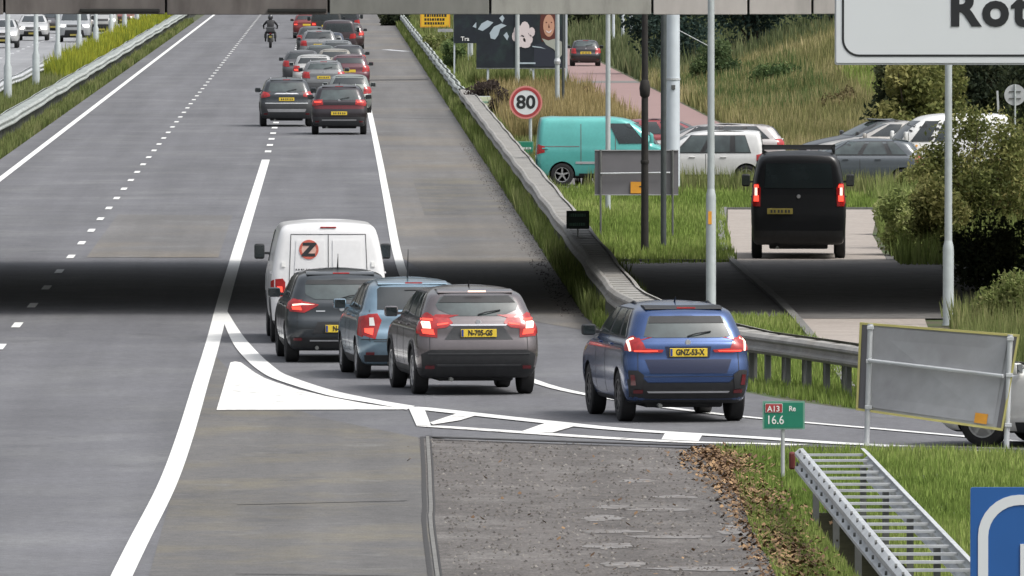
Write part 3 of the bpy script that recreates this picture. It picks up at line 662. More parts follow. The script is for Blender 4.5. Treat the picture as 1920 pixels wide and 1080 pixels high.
def car(name, label, cat, loc, head, kind='hatch', L=4.1, W_=1.76, H=1.48, col=(.1, .1, .1), group=None, paintm=None, clad=None,
        rear=None, glass='glass', rglass=None, detail=1, lit=False, plate=None, wb=None, roh=.72, wr=.315, rimm='rim', rails=False, antenna=True,
        keys=None, lights=None, frontview=False, plates='plate', mirrors=True, winsplit=None, spoiler=True, badge=None, wellz=None, windows=True, heads=False, spokes=5, claddark='plastic', barn=False):
    h_ = R(head); loc = (loc[0] - math.sin(h_) * roh, loc[1] - math.cos(h_) * roh, 0)
    root = thing(name, label, cat, loc, R(-head), group)
    B = Body(kind, L, W_, H, 3 if detail else 2, keys); hw = W_ / 2; pm = paintm or paint(col)
    wb = wb or L * .62; yr_, yf_ = roh, roh + wb
    # cut the wheel wells
    me = bpy.data.meshes.new('body'); me.from_pydata(B.v, [], B.f); me.update()
    bo = _link(bpy.data.objects.new('body', me), root)
    if detail:
        cb = MB()
        for yy in (yr_, yf_):
            for s in (-1, 1):
                cb.lathe([(wr + .045, s * (hw - .27)), (wr + .045, s * (hw + .2))], 36, 'X', (0, yy, wr))
        bm = bmesh.new(); mt = bpy.data.meshes.new('c'); mt.from_pydata([tuple(v) for v in cb.v], [], cb.f); bm.from_mesh(mt); bmesh.ops.recalc_face_normals(bm, faces=bm.faces); bm.to_mesh(mt); bm.free()
        co = bpy.data.objects.new('c', mt); SC.collection.objects.link(co)
        bm = bmesh.new(); bm.from_mesh(me); bmesh.ops.recalc_face_normals(bm, faces=bm.faces); bm.to_mesh(me); bm.free()
        root.location = (0, 0, 0); root.rotation_euler = (0, 0, 0); bpy.context.view_layer.update()
        md = bo.modifiers.new('b', 'BOOLEAN'); md.object = co; md.operation = 'DIFFERENCE'; md.solver = 'EXACT'
        dg = bpy.context.evaluated_depsgraph_get(); nm = bpy.data.meshes.new_from_object(bo.evaluated_get(dg))
        bo.modifiers.clear(); old = bo.data; bo.data = nm; nm.name = 'body'; bpy.data.meshes.remove(old)
        bpy.data.objects.remove(co); bpy.data.meshes.remove(mt)
        root.location = loc; root.rotation_euler = (0, 0, R(-head))
    me = bo.data; me.materials.clear(); me.materials.append(pm); me.materials.append(M[claddark])
    cz = (clad or 0)
    for p in me.polygons:
        c = p.center; p.use_smooth = True
        well = any(abs(math.hypot(c.y - yy, c.z - wr) - (wr + .045)) < .02 and abs(c.x) > hw - .29 and abs(p.normal.x) < .3 for yy in (yr_, yf_)) or (abs(abs(c.x) - (hw - .27)) < .004 and c.z < wr * 2.3)
        p.material_index = 1 if (well or c.z < cz or (c.z < B.rows[0][0] + .03)) else 0
    try: me.set_sharp_from_angle(angle=R(32))
    except Exception: pass
    for yy in (yr_, yf_):
        for s in (-1, 1): wheel(root, (s * (hw - .012), yy, wr), wr, s, rimm=rimm, spokes=spokes)
    if clad and detail:      # arch lips
        for ax in ('left', 'right'):
            for yy in (yr_, yf_):
                a = [R(t) for t in range(-5, 186, 12)]
                pl = [(yy + (wr + .105) * math.cos(t), wr + (wr + .105) * math.sin(t)) for t in a] + [(yy + (wr + .046) * math.cos(t), wr + (wr + .046) * math.sin(t)) for t in a[::-1]]
                pl = [(min(max(p, .12), L - .12), max(q, B.rows[0][0] + .02)) for p, q in pl]
                B.patch('arch_trim', pl, ax, M[claddark], root, .012)
    k = B.keys; belt = k[9][0] if 'van' not in kind else k[7][0]; zt = k[12][0] if 'van' not in kind else k[10][0]
    if keys: belt, zt = keys[2] if len(keys) > 2 else (belt, zt)
    zb_ = belt + .035; ztp = zt + .015
    # side glass
    if windows:
        yra, yrb = B.at(zb_, 2), B.at(ztp, 2); yfa, yfb = L - B.at(zb_, 3), L - B.at(ztp, 3)
        ra, rb = yra + .34, yrb + .42; fa, fb = yfa - .30, yfb - .18
        sp = winsplit or ((.0, .20), (.24, .58), (.62, 1.0))
        for ax in ('left', 'right'):
            if detail and len(sp) > 2: B.patch('window_trim', [(ra + .005, zb_ - .022), (fa + .03, zb_ - .022), (fb + .02, ztp + .018), (rb + .02, ztp + .018)], ax, M['plastic'], root, .009)
            for (u, v_) in sp:
                lo = ra + (fa - ra) * u + .03, ra + (fa - ra) * v_ - .02
                hi = rb + (fb - rb) * u + .03, rb + (fb - rb) * v_ - .02
                B.patch('side_window', [(lo[0], zb_), (lo[1], zb_), (hi[1], ztp), (hi[0], ztp)], ax, M[glass], root, .014)
        if detail:
            for ax in ('left', 'right'):
                s = -1 if ax == 'left' else 1
                for u in ((.56, .97) if len(sp) > 1 else (.1,)):
                    yy = ra + (fa - ra) * u - .38; z = belt - .09; x = B.at(z, 1)
                    MB().bbox((s * (x + .012), yy, z), (.03, .16, .03), .008).build('door_handle', pm if col != (.78, .78, .76) else M['plastic_g'], root)
                y_ = ra + (fa - ra) * .60; z0 = .30
                B.patch('door_seam', [(y_ - .008, z0), (y_ + .008, z0), (y_ + .008, belt - .01), (y_ - .008, belt - .01)], ax, M['plastic'], root, .002)
                y_ = fa - .12
                B.patch('door_seam', [(y_ - .006, z0), (y_ + .006, z0), (y_ + .006, belt - .01), (y_ - .006, belt - .01)], ax, M['plastic'], root, .002)
                B.patch('sill', [(yr_ + wr + .14, B.rows[0][0] + .02), (yf_ - wr - .14, B.rows[0][0] + .02), (yf_ - wr - .14, .33), (yr_ + wr + .14, .33)], ax, M[claddark], root, .008)
    # windscreen
    xw = B.at(zb_, 1) * .84; xt = B.at(ztp, 1) * .80
    B.patch('windscreen', [(-xw, zb_ - .02), (xw, zb_ - .02), (xt, ztp), (-xt, ztp)], 'front', M[glass], root, .010)
    if frontview or detail:
        g0, g1 = k[3][0], k[5][0]
        for s in (-1, 1):
            B.patch('headlight', [(s * hw * .50, g1 - .05), (s * hw * .90, g1 - .02), (s * hw * .93, g1 - .20), (s * hw * .58, g1 - .20)][::s], 'front', M['head_lit' if heads else 'lamp_white'], root, .008)
        B.patch('grille', [(-hw * .44, g1 - .20), (hw * .44, g1 - .20), (hw * .48, g1 - .05), (-hw * .48, g1 - .05)], 'front', M['plastic'], root, .006)
        B.patch('lower_grille', [(-hw * .62, k[1][0] + .04), (hw * .62, k[1][0] + .04), (hw * .55, g0 - .06), (-hw * .55, g0 - .06)], 'front', M['plastic'], root, .006)
        b_ = MB().bbox((0, L - B.at(.42, 3) + .075, .43), (.50, .012, .11), .003); b_.build('number_plate', M['plate_dim'], root)
    # rear
    rw = rear or {}
    win = rw.get('window') or [(-xw * 1.0, zb_ + .06), (xw * 1.0, zb_ + .06), (xt * .98, ztp + .0), (-xt * .98, ztp + .0)]
    if win != 'none': B.patch('rear_window', win, 'rear', M[rglass or glass], root, .006, step=.07)
    lt = lights or [(hw * .62, belt - .26), (hw * .965, belt - .24), (hw * .93, belt + .02), (hw * .66, belt - .02)]
    for s in (-1, 1):
        pl = lt if s == 1 else mirror(lt)
        lo = B.patch('tail_light', pl, 'rear', M['lamp_red'], root, .012, step=.06)
        for key, mm in (('lit', 'lamp_lit'), ('hot', 'lamp_hot'), ('amber', 'lamp_amber'), ('clear', 'lamp_white'), ('dark', 'lamp_dark')):
            for q in rw.get(key, []):
                q2 = q if s == 1 else mirror(q)
                B.patch('lamp_segment', q2, 'rear', M[mm], lo, .018, step=.06)
        sz = [p[1] for p in lt]; 
        if rw.get('wrap', .16) > 0:
            x0 = B.at((min(sz) + max(sz)) / 2, 2)
            B.patch('tail_light_side', [(x0 + .06, min(sz) + .03), (x0 + .06 + rw.get('wrap', .16), min(sz) + .07), (x0 + .06 + rw.get('wrap', .16), max(sz) - .05), (x0 + .08, max(sz) - .02)],
                    'right' if s == 1 else 'left', M['lamp_red'], lo, .010, step=.06)
    for (nm, pl, mm, of) in rw.get('patches', []):
        B.patch(nm, pl, 'rear', pm if mm == 'paint' else M[mm], root, of, step=.08)
    pz = rw.get('plate_z', belt - .22); py_ = B.ray('rear', rw.get('plate_x', 0), pz)[0].y; n_ = B.ray('rear', rw.get('plate_x', 0), pz)[1]
    if plates:
        px_ = rw.get('plate_x', 0)
        pl = MB().bbox((0, 0, 0), (.52, .012, .115), .004).build('number_plate', M[plates], root); pl.location = (px_, py_ - .026, pz)
        if plate:
            text_obj('characters', plate, .108, M['sign_black'], pl, (.02, -.0085, 0), sx=.80, bold=.004)
            bb = MB().box((-.238, -.007, 0), (.03, .003, .10)).build('country_band', M['plate_blue'], pl)
        elif detail:
            b_ = MB(); rr = random.Random(int(L * 100))
            for q in range(6): b_.box((-.17 + q * .065 + (q > 1) * .015 + (q > 3) * .015, -.0075, 0), (.035, .003, .06))
            o_ = b_.build('characters', M['plastic_g'], pl); o_['kind'] = 'stuff'
    if spoiler and 'van' not in kind:
        zs = ztp + .045 * H / 1.5; yy = B.at(min(zs, H - .03), 2)
        b_ = MB(); hs_ = B.at(zs, 1) * .9
        zl = zs - .022; b_.prism([(yy - .16, zl - .006), (yy + .20, zl - .004), (yy + .26, zs + .018), (yy + .02, zs + .016), (yy - .15, zl + .012)], -hs_, hs_, lambda a, c_, x: (x, a, c_))
        b_.build('roof_spoiler', pm if spoiler is True else M[spoiler], root)
    if detail:
        if rw.get('third', True):
            z3 = (ztp + .004) if 'van' not in kind else H - .09
            y3 = B.ray('rear', 0, z3)[0].y
            o = MB().bbox((0, y3 - .015 if 'van' in kind else y3 - .13, z3 if 'van' in kind else ztp + .042), (.26, .02, .022), .004).build('high_brake_light', M['lamp_hot' if lit == 2 else ('lamp_red')], root)
        if 'van' not in kind and rw.get('seams', True):
            zq = belt * .56; xs_ = hw * .80; xo = B.at(belt, 1) * .86
            for s in (-1, 1):
                q = [(s * xs_, zq), (s * (xs_ + .009), zq), (s * (xo + .009), belt + .02), (s * xo, belt + .02)]
                B.patch('tailgate_seam', q if s == 1 else q[::-1], 'rear', M['plastic'], root, .003)
            B.patch('tailgate_seam', [(-xs_, zq - .010), (xs_, zq - .010), (xs_, zq), (-xs_, zq)], 'rear', M['plastic'], root, .003)
            for s in (-1, 1):
                q = [(s * hw * .72, belt * .36), (s * hw * .86, belt * .36), (s * hw * .86, belt * .40), (s * hw * .72, belt * .40)]
                B.patch('reflector', q if s == 1 else q[::-1], 'rear', M['lamp_dark'], root, .026)
        if rw.get('wiper', True) and 'van' not in kind:
            za = min(p[1] for p in win) + .04; ya = B.ray('rear', 0, za)[0].y; yb_ = B.ray('rear', -.3, za + .05)[0].y
            MB().tube([(0, ya - .03, za - .02), (.12, ya - .035, za + .015), (.33, yb_ - .028, za + .045)], .009, 6).build('wiper', M['plastic'], root)
        zbg = rw.get('badge_z', belt - .02); h = B.ray('rear', 0, zbg)[0]
        if badge is not False: MB().lathe([(0, -.012), (.036, -.012), (.04, 0), (0, 0)], 20, 'Y', (0, h.y - .004, zbg)).build('badge', M['chrome'], root)
        MB().tube([(-hw * .45, .16, .24), (-hw * .45, .02, .235)], .03, 10).build('exhaust_pipe', M['galv_dark'], root)
        MB().bbox((0, L * .5, .27), (W_ * .62, L * .8, .14), .03).build('underbody', M['plastic'], root)
    if mirrors:
        ym = L - B.at(belt, 3) - .22
        for s in (-1, 1):
            x = B.at(belt + .03, 1)
            vz = .09 if 'van' not in kind else .15; zc = belt + .05 + (.12 if 'van' in kind else 0)
            mo = MB().bbox((s * (x + .14), ym, zc), (.20 if 'van' not in kind else .17, .10, vz * 1.7), .035)
            mo.box((s * (x + .03), ym + .01, zc - .03), (.10, .05, .04))
            mm_ = mo.build('wing_mirror', M['plastic'] if (kind == 'van' or detail == 2) else pm, root, smooth=True)
            MB().bbox((s * (x + .14), ym - .052, zc), (.16, .008, vz * 1.35), .003).build('mirror_glass', M['glass'], mm_)
    if antenna: MB().tube([(0, B.at(H * .98, 2) + .35, H - .01), (0, B.at(H * .98, 2) + .24, H + (.06 if antenna is True else antenna))], [.014, .004], 6).build('antenna', M['plastic'], root)
    if rails:
        for s in (-1, 1):
            x = B.at(H - .045, 1) * .93; y0, y1 = B.at(H - .03, 2) + .25, L - B.at(H - .03, 3) - .1
            MB().tube([(s * x, y0, H - .075), (s * x, y0 + .2, H - .045), (s * x, (y0 + y1) / 2, H - .02), (s * x, y1 - .2, H - .04), (s * x, y1, H - .07)], .015, 8).build('roof_rail', M[rails], root, smooth=True)
    
    return root, B

def gl(px, py, dx=0): p = G(px, py); return (p.x + dx, p.y, 0)

M['navy'] = mat('navy_recess_shade', (.006, .012, .045), .35, .2, coat=.5)  # darker body blue, paints the shade of the tailgate recesses
def gl(px, py, dx=0): p = G(px, py); return (p.x + dx, p.y, 0)
GF = 'cars queuing through the bend from the slip road'
GQ = 'cars queuing far ahead in the right lane'
GP = 'cars parked behind the grass on the right'
GO = 'oncoming cars on the opposite carriageway'

car('blue_suv', 'metallic blue suv alone on the slip road, left of the green distance sign', 'car', gl(1274, 789), -7.5, 'suv', 4.45, 1.74, 1.64,
    paintm=paint((.042, .085, .215), .6, .22), group=GF, wb=2.66, roh=.82, wr=.355, rimm='rim_dark', detail=2, plate='GNZ-53-X', rails='plastic', rglass='glass_lt', spokes=10, spoiler='plastic', glass='glass_lt',
    lights=[(.60, .955), (.85, .99), (.865, 1.17), (.73, 1.19), (.62, 1.10), (.585, 1.02), (.34, 1.00), (.36, .965)],
    rear=dict(window=[(-.60, 1.18), (-.45, 1.165), (.45, 1.165), (.60, 1.18), (.515, 1.43), (.49, 1.455), (-.49, 1.455), (-.515, 1.43)],
        plate_z=.965, badge_z=1.10, wrap=.13,
        hot=[[(.775, .985), (.80, .98), (.825, 1.135), (.73, 1.165), (.725, 1.145), (.79, 1.12)]],
        lit=[[(.42, .978), (.74, .975), (.74, .992), (.42, .992)]],
        patches=[('window_dark_band', [(-.52, 1.36), (.52, 1.36), (.485, 1.452), (-.485, 1.452)], 'plastic', .012), ('tailgate_recess', [(-.60, .87), (-.53, .68), (.53, .68), (.60, .87)], 'navy', .006),  # plain dark band across the upper rear window
                 ('plate_recess', [(-.29, .885), (.29, .885), (.32, 1.045), (-.32, 1.045)], 'navy', .004),
                 ('bumper_trim', [(-.78, .29), (.78, .29), (.83, .60), (.62, .60), (.56, .55), (-.56, .55), (-.62, .60), (-.83, .60)], 'plastic', .010),
                 ('bumper_bar', [(-.57, .565), (.57, .565), (.62, .63), (-.62, .63)], 'paint', .016),
                 ('skid_strip', [(-.55, .415), (.55, .415), (.57, .435), (-.57, .435)], 'chrome', .022),
                 ('corner_vent', [(.64, .46), (.80, .50), (.82, .72), (.70, .72), (.62, .66)], 'plastic', .018),
                 ('corner_vent', [(-.80, .50), (-.64, .46), (-.62, .66), (-.70, .72), (-.82, .72)], 'plastic', .018),
                 ('reflector', [(.72, .52), (.78, .52), (.79, .66), (.74, .66)], 'lamp_dark', .026),
                 ('reflector', [(-.78, .52), (-.72, .52), (-.74, .66), (-.79, .66)], 'lamp_dark', .026)]))

car('crossover', 'grey brown crossover braking with bright brake lights, directly left of the blue suv', 'car', gl(885, 738), -6.4, 'suv', 4.3, 1.78, 1.57,
    paintm=paint((.15, .132, .135), .55, .26), group=GF, wb=2.62, roh=.84, wr=.345, rimm='rim', detail=1, lit=2, plate='N-705-GS', spoiler=True, glass='glass_lt', clad=.40, rglass='glass_lt',
    lights=[(.60, .84), (.84, .86), (.865, 1.17), (.72, 1.20), (.62, 1.13), (.42, 1.12), (.37, 1.05), (.47, .985), (.60, .97)],
    rear=dict(window=[(-.34, 1.15), (.34, 1.15), (.57, 1.24), (.60, 1.31), (.53, 1.41), (.46, 1.44), (-.46, 1.44), (-.53, 1.41), (-.60, 1.31), (-.57, 1.24)],
        plate_z=.905, badge_z=1.06, wrap=.16,
        lit=[[(.64, .88), (.80, .90), (.82, .96), (.66, .96)], [(.66, 1.08), (.84, 1.09), (.84, 1.12), (.66, 1.11)], [(.44, 1.035), (.60, 1.015), (.60, 1.035), (.44, 1.055)]],
        hot=[[(.69, .97), (.80, .975), (.82, 1.055), (.80, 1.07), (.70, 1.065)]],
        patches=[('plate_recess', [(-.50, .81), (.50, .81), (.36, 1.0), (-.36, 1.0)], 'plastic_g', .004),
                 ('garnish', [(-.40, 1.01), (.40, 1.01), (.42, 1.03), (-.42, 1.03)], 'chrome', .012),
                 ('window_dark_band', [(-.56, 1.34), (.56, 1.34), (.47, 1.435), (-.47, 1.435)], 'plastic', .012), ('upper_window_band', [(-.47, 1.42), (.47, 1.42), (.45, 1.47), (-.45, 1.47)], 'plastic', .006),
                 ('bumper_trim', [(-.80, .28), (.80, .28), (.83, .60), (.70, .665), (-.70, .665), (-.83, .60)], 'plastic', .012),
                 ('bumper_crease', [(-.74, .60), (.74, .60), (.74, .618), (-.74, .618)], 'plastic_g', .020),
                 ('lower_lip', [(-.60, .43), (.60, .43), (.62, .455), (-.62, .455)], 'plastic_g', .022)]))

M['ltblue'] = paint((.20, .29, .36), .55, .24)
car('light_blue_hatchback', 'light metallic blue hatchback partly hidden behind the grey brown crossover', 'car', gl(771, 708), -5.2, 'hatch', 3.95, 1.70, 1.50,
    paintm=M['ltblue'], group=GF, wb=2.45, roh=.66, wr=.30, detail=1, antenna=.42, spoiler=True,
    lights=[(.60, .60), (.79, .66), (.80, .86), (.70, .97), (.56, .98), (.50, .88)],
    rear=dict(window=[(-.56, 1.04), (.56, 1.04), (.54, 1.34), (.50, 1.37), (-.50, 1.37), (-.54, 1.34)], plate_z=.80, badge_z=.95,
        clear=[[(.60, .80), (.68, .80), (.68, .92), (.62, .92)]], lit=[[(.64, .66), (.75, .70), (.75, .76), (.62, .76)]],
        patches=[('bumper_trim', [(-.74, .26), (.74, .26), (.76, .36), (-.76, .36)], 'plastic', .01), ('bumper_seam', [(-.80, .585), (.80, .585), (.80, .60), (-.80, .60)], 'plastic', .006)]))

car('dark_hatchback', 'dark grey hatchback right behind the white van, partly hidden by the light blue hatchback', 'car', gl(637, 678), -3.2, 'hatch', 4.05, 1.73, 1.45,
    paintm=paint((.035, .042, .048), .4, .30), group=GF, wb=2.58, roh=.66, wr=.31, rimm='rim_dark', detail=1, plate='N-625-SL', antenna=.22, spoiler=True, rglass='glass_lt',
    lights=[(.58, .78), (.80, .80), (.83, .95), (.74, 1.00), (.60, .955), (.36, .91), (.37, .89), (.50, .82)],
    rear=dict(window=[(-.42, .985), (.42, .985), (.56, 1.06), (.56, 1.22), (.52, 1.285), (-.52, 1.285), (-.56, 1.22), (-.56, 1.06)], plate_z=.535, badge_z=.84,
        hot=[[(.42, .905), (.62, .90), (.76, .885), (.76, .91), (.62, .925)]], lit=[[(.62, .82), (.76, .83), (.77, .875), (.64, .875)]],
        patches=[('window_dark_band', [(-.555, 1.215), (.555, 1.215), (.52, 1.28), (-.52, 1.28)], 'plastic', .012), ('plate_recess', [(-.46, .46), (.46, .46), (.38, .64), (-.38, .64)], 'plastic', .006), ('bumper_trim', [(-.78, .24), (.78, .24), (.80, .40), (-.80, .40)], 'plastic', .010),
                 ('chrome_strip', [(-.50, .34), (.50, .34), (.50, .358), (-.50, .358)], 'chrome', .016), ('model_badge', [(-.40, .795), (-.26, .795), (-.26, .815), (-.40, .815)], 'chrome', .012)]))

vw, VB = car('white_van', 'white panel van with round letter Z emblem on its left rear door', 'van', gl(613, 641), -1.5, 'van', 4.97, 1.86, 1.98,
    paintm=mat('white_van_paint', (.74, .74, .74), .35, 0, noise=[(2, .04), (12, .03)], coat=.5), group=GF, wb=3.0, roh=.95, wr=.33, detail=1, windows=True, winsplit=((.80, 1.0),), clad=.38, antenna=False,
    lights=[(.70, .76), (.86, .78), (.86, 1.05), (.74, 1.06), (.70, 1.0)],
    rear=dict(window='none', plate_z=.62, badge_z=1.05, third=True, wrap=.10,
        lit=[[(.74, .84), (.83, .85), (.83, .93), (.75, .93)]],
        patches=[('door_seam', [(-.006, .42), (.006, .42), (.006, 1.78), (-.006, 1.78)], 'plastic_g', .004),
                 ('door_seam', [(-.665, .42), (-.653, .42), (-.600, 1.78), (-.612, 1.78)], 'plastic_g', .004),
                 ('door_seam', [(.653, .42), (.665, .42), (.612, 1.78), (.600, 1.78)], 'plastic_g', .004),
                 ('door_seam', [(-.605, 1.770), (.605, 1.770), (.604, 1.782), (-.604, 1.782)], 'plastic_g', .004),
                 ('hinge_cover', [(.70, 1.25), (.76, 1.25), (.755, 1.33), (.70, 1.33)], 'white', .02),
                 ('hinge_cover', [(-.76, 1.25), (-.70, 1.25), (-.70, 1.33), (-.755, 1.33)], 'white', .02),
                 ('door_panel', [(-.55, 1.14), (-.07, 1.14), (-.07, 1.68), (-.52, 1.68)], 'paint', .012),
                 ('door_panel', [(.07, 1.14), (.55, 1.14), (.52, 1.68), (.07, 1.68)], 'paint', .012),
                 ('bumper_trim', [(-.84, .30), (.84, .30), (.86, .46), (-.86, .46)], 'plastic', .012)]), badge=False)
M['logo_red'] = mat('emblem_red', (.52, .11, .075), .5, noise=[(20, .1)]); M['logo_in'] = mat('emblem_inner', (.62, .40, .33), .5, noise=[(20, .15)])
lg = VB.patch('emblem', circ(-.315, 1.53, .158, 28), 'rear', M['logo_in'], vw, .020, depth=.005)
ring = circ(-.315, 1.53, .158, 28); 
for (a0, a1) in ((0, 179), (181, 359)):
    pl = [(-.315 + .158 * math.cos(R(a0 + (a1 - a0) * i / 12)), 1.53 + .158 * math.sin(R(a0 + (a1 - a0) * i / 12))) for i in range(13)] + [(-.315 + .118 * math.cos(R(a1 + (a0 - a1) * i / 12)), 1.53 + .118 * math.sin(R(a1 + (a0 - a1) * i / 12))) for i in range(13)]
    VB.patch('emblem_ring', pl, 'rear', M['logo_red'], lg, .023, depth=.002)
VB.patch('emblem_letter', [(x * .74 - .315, z * .74 + 1.53) for x, z in [(-.135, .150), (.165, .150), (.165, .115), (-.015, -.085), (.135, -.085), (.135, -.150), (-.165, -.150), (-.165, -.115), (.020, .088), (-.135, .088)]], 'rear', M['sign_black'], lg, .027, depth=.002)
for x0, x1 in ((-.53, -.12), (.13, .50)):
    rr = random.Random(3); x = x0
    while x < x1:
        w_ = rr.uniform(.016, .03); VB.patch('door_lettering', [(x, 1.195), (x + w_, 1.195), (x + w_, 1.218), (x, 1.218)], 'rear', M['plastic_g'], vw, .020, depth=.004, step=.2); x += w_ + rr.uniform(.012, .03)

car('dark_suv', 'dark grey suv with raised yellow plate, left of the pair stopped at the queue tail', 'car', gl(537, 237), -.8, 'suv', 4.6, 1.78, 1.66,
    paintm=paint((.04, .045, .05), .45, .35), group=GQ, wb=2.69, roh=.9, wr=.35, detail=1, clad=.42, rglass='glass_lt', spoiler=True, rails='chrome',
    lights=[(.56, 1.02), (.85, .97), (.86, 1.16), (.76, 1.20), (.56, 1.10)],
    rear=dict(window=[(-.62, 1.18), (.62, 1.18), (.55, 1.48), (-.55, 1.48)], plate_z=.93,
        patches=[('garnish', [(-.42, 1.10), (.42, 1.10), (.34, 1.135), (-.34, 1.135)], 'chrome', .014), ('bumper_trim', [(-.80, .30), (.80, .30), (.84, .80), (-.84, .80)], 'plastic_g', .010),
                 ('bumper_ridge', [(-.72, .78), (.72, .78), (.72, .81), (-.72, .81)], 'galv', .018), ('skid_strip', [(-.62, .50), (.62, .50), (.66, .60), (-.66, .60)], 'sign_grey', .018)]))
car('maroon_black_suv', 'near black suv with maroon tail lamps, right of the pair at the queue tail', 'car', gl(636, 252), .2, 'suv', 4.6, 1.80, 1.64,
    paintm=paint((.028, .022, .026), .4, .33), group=GQ, wb=2.7, roh=.9, wr=.35, detail=1, clad=.42, rglass='glass_lt', spoiler=True, rails='chrome',
    lights=[(.52, .98), (.86, .93), (.84, 1.13), (.54, 1.14)],
    rear=dict(window=[(-.64, 1.13), (.64, 1.13), (.55, 1.46), (-.55, 1.46)], plate_z=.70, lit=[[(.58, 1.05), (.80, 1.05), (.80, 1.08), (.58, 1.08)]],
        patches=[('tailgate_band', [(-.80, .84), (.80, .84), (.82, .96), (-.82, .96)], 'lamp_dark', .006), ('chrome_strip', [(-.56, .46), (.56, .46), (.56, .50), (-.56, .50)], 'sign_grey', .018),
                 ('bumper_trim', [(-.80, .30), (.80, .30), (.83, .58), (-.83, .58)], 'plastic_g', .010)]))

Q = [('estate_car', 'silver estate with wide rear window, just above the two dark suvs', 607, 184, 'suv', 4.7, 1.72, 1.50, (.16, .165, .17), dict(detail=1, rails='chrome', rglass='glass_lt')),
     ('hatchback', 'pale green grey hatchback half hidden behind the right dark suv, beside the white edge line', 655, 212, 'hatch', 3.9, 1.62, 1.42, (.22, .24, .225), {}),
     ('hatchback', 'white hatchback in front of the silver estate, left side of the queue', 588, 168, 'hatch', 4.0, 1.74, 1.47, (.42, .42, .41), {}),
     ('hatchback', 'dark maroon hatchback on the right edge of the queue beside the silver estate', 655, 167, 'hatch', 4.0, 1.7, 1.45, (.10, .03, .04), {}),
     ('hatchback', 'beige hatchback in the middle of the queue', 628, 153, 'hatch', 3.9, 1.66, 1.44, (.27, .25, .21), {}),
     ('hatchback', 'grey hatchback ahead of the beige one in the queue', 632, 133, 'hatch', 4.1, 1.7, 1.46, (.14, .15, .155), {}),
     ('hatchback', 'dark green hatchback left of the grey one in the queue', 600, 143, 'hatch', 3.9, 1.6, 1.42, (.07, .085, .08), {}),
     ('suv', 'large silver suv with big dark rear window far up the queue', 598, 122, 'suv', 4.6, 1.84, 1.72, (.17, .175, .18), dict(detail=1, rails='chrome')),
     ('panel_van', 'dark brown van far up the queue right of the silver suv', 635, 106, 'van', 4.8, 1.8, 1.9, (.05, .035, .04), {}),
     ('hatchback', 'red hatchback at the far left of the queue under the bridge edge', 576, 72, 'suv', 4.2, 1.72, 1.5, (.16, .02, .02), dict(lit=1)),
     ('hatchback', 'dark grey hatchback at the left edge of the queue beside the white hatchback', 566, 156, 'hatch', 4.0, 1.68, 1.44, (.07, .07, .075), {}),
     ('hatchback', 'black hatchback in the queue right of the dark green one', 652, 143, 'hatch', 3.9, 1.66, 1.43, (.03, .03, .035), {}),
     ('hatchback', 'dark blue hatchback in the queue under the large silver suv', 618, 114, 'hatch', 3.9, 1.66, 1.45, (.03, .04, .07), {}),
     ('hatchback', 'dark grey hatchback left of the brown van far up the queue', 586, 101, 'hatch', 4.0, 1.7, 1.47, (.06, .06, .062), {}),
     ('hatchback', 'dark hatchback in front of the brown van at the right of the queue', 654, 92, 'hatch', 4.0, 1.7, 1.47, (.05, .03, .03), {}),
     ('panel_van', 'black van farthest up the queue in its middle', 612, 82, 'van', 4.8, 1.8, 2.0, (.03, .03, .028), {}),
     ('panel_van', 'black van farthest up the queue on its right', 646, 76, 'van', 4.8, 1.8, 1.95, (.035, .035, .045), {})]
for (nm, lab, px, py, kd, L, W__, H, c, ex) in Q:
    ex = dict(ex); ex.setdefault('detail', 0)
    car(nm, lab, 'van' if 'van' in nm else 'car', gl(px, py), 0, kd, L, W__, H, paintm=paint(c, .2, .35), group=GQ, antenna=False, rear=dict(lit=[[(W__ / 2 * .70, .80 * H / 1.48), (W__ / 2 * .9, .80 * H / 1.48), (W__ / 2 * .9, .86 * H / 1.48), (W__ / 2 * .70, .86 * H / 1.48)]] if (px % 3 == 0) else []), **ex)
O_ = [('suv', 'white suv with lit headlamps nearest the left frame edge among the oncoming cars', 4, 90, 'suv', 4.5, 1.8, 1.65, (.5, .5, .5)),
      ('hatchback', 'white car with dark lower bumper, second oncoming car from the left edge', 62, 76, 'suv', 4.5, 1.82, 1.55, (.52, .52, .52)),
      ('hatchback', 'small dark car between the white car and the silver vans coming towards the camera', 100, 63, 'hatch', 4.0, 1.7, 1.45, (.05, .04, .04)),
      ('panel_van', 'silver van with bright headlamp, left of the two oncoming vans', 140, 79, 'van', 5.0, 1.9, 2.0, (.34, .35, .36)),
      ('panel_van', 'pale grey van right of the other oncoming van beside the median', 190, 68, 'van', 5.0, 1.9, 2.1, (.38, .38, .37)),
      ('hatchback', 'dark red hatchback far off in the oncoming lanes', 232, 50, 'hatch', 4.0, 1.7, 1.5, (.18, .04, .03)),
      ('hatchback', 'white hatchback farthest off in the oncoming lanes', 262, 38, 'hatch', 4.0, 1.7, 1.5, (.7, .7, .7))]
for (nm, lab, px, py, kd, L, W__, H, c) in O_:
    g_ = gl(px, py)
    car(nm, lab, 'van' if 'van' in nm else 'car', (g_[0], g_[1] + L * .62, 0), 180, kd, L, W__, H, paintm=paint(c, .2, .35), group=GO, antenna=False, detail=0, frontview=True, heads=True, clad=.40)

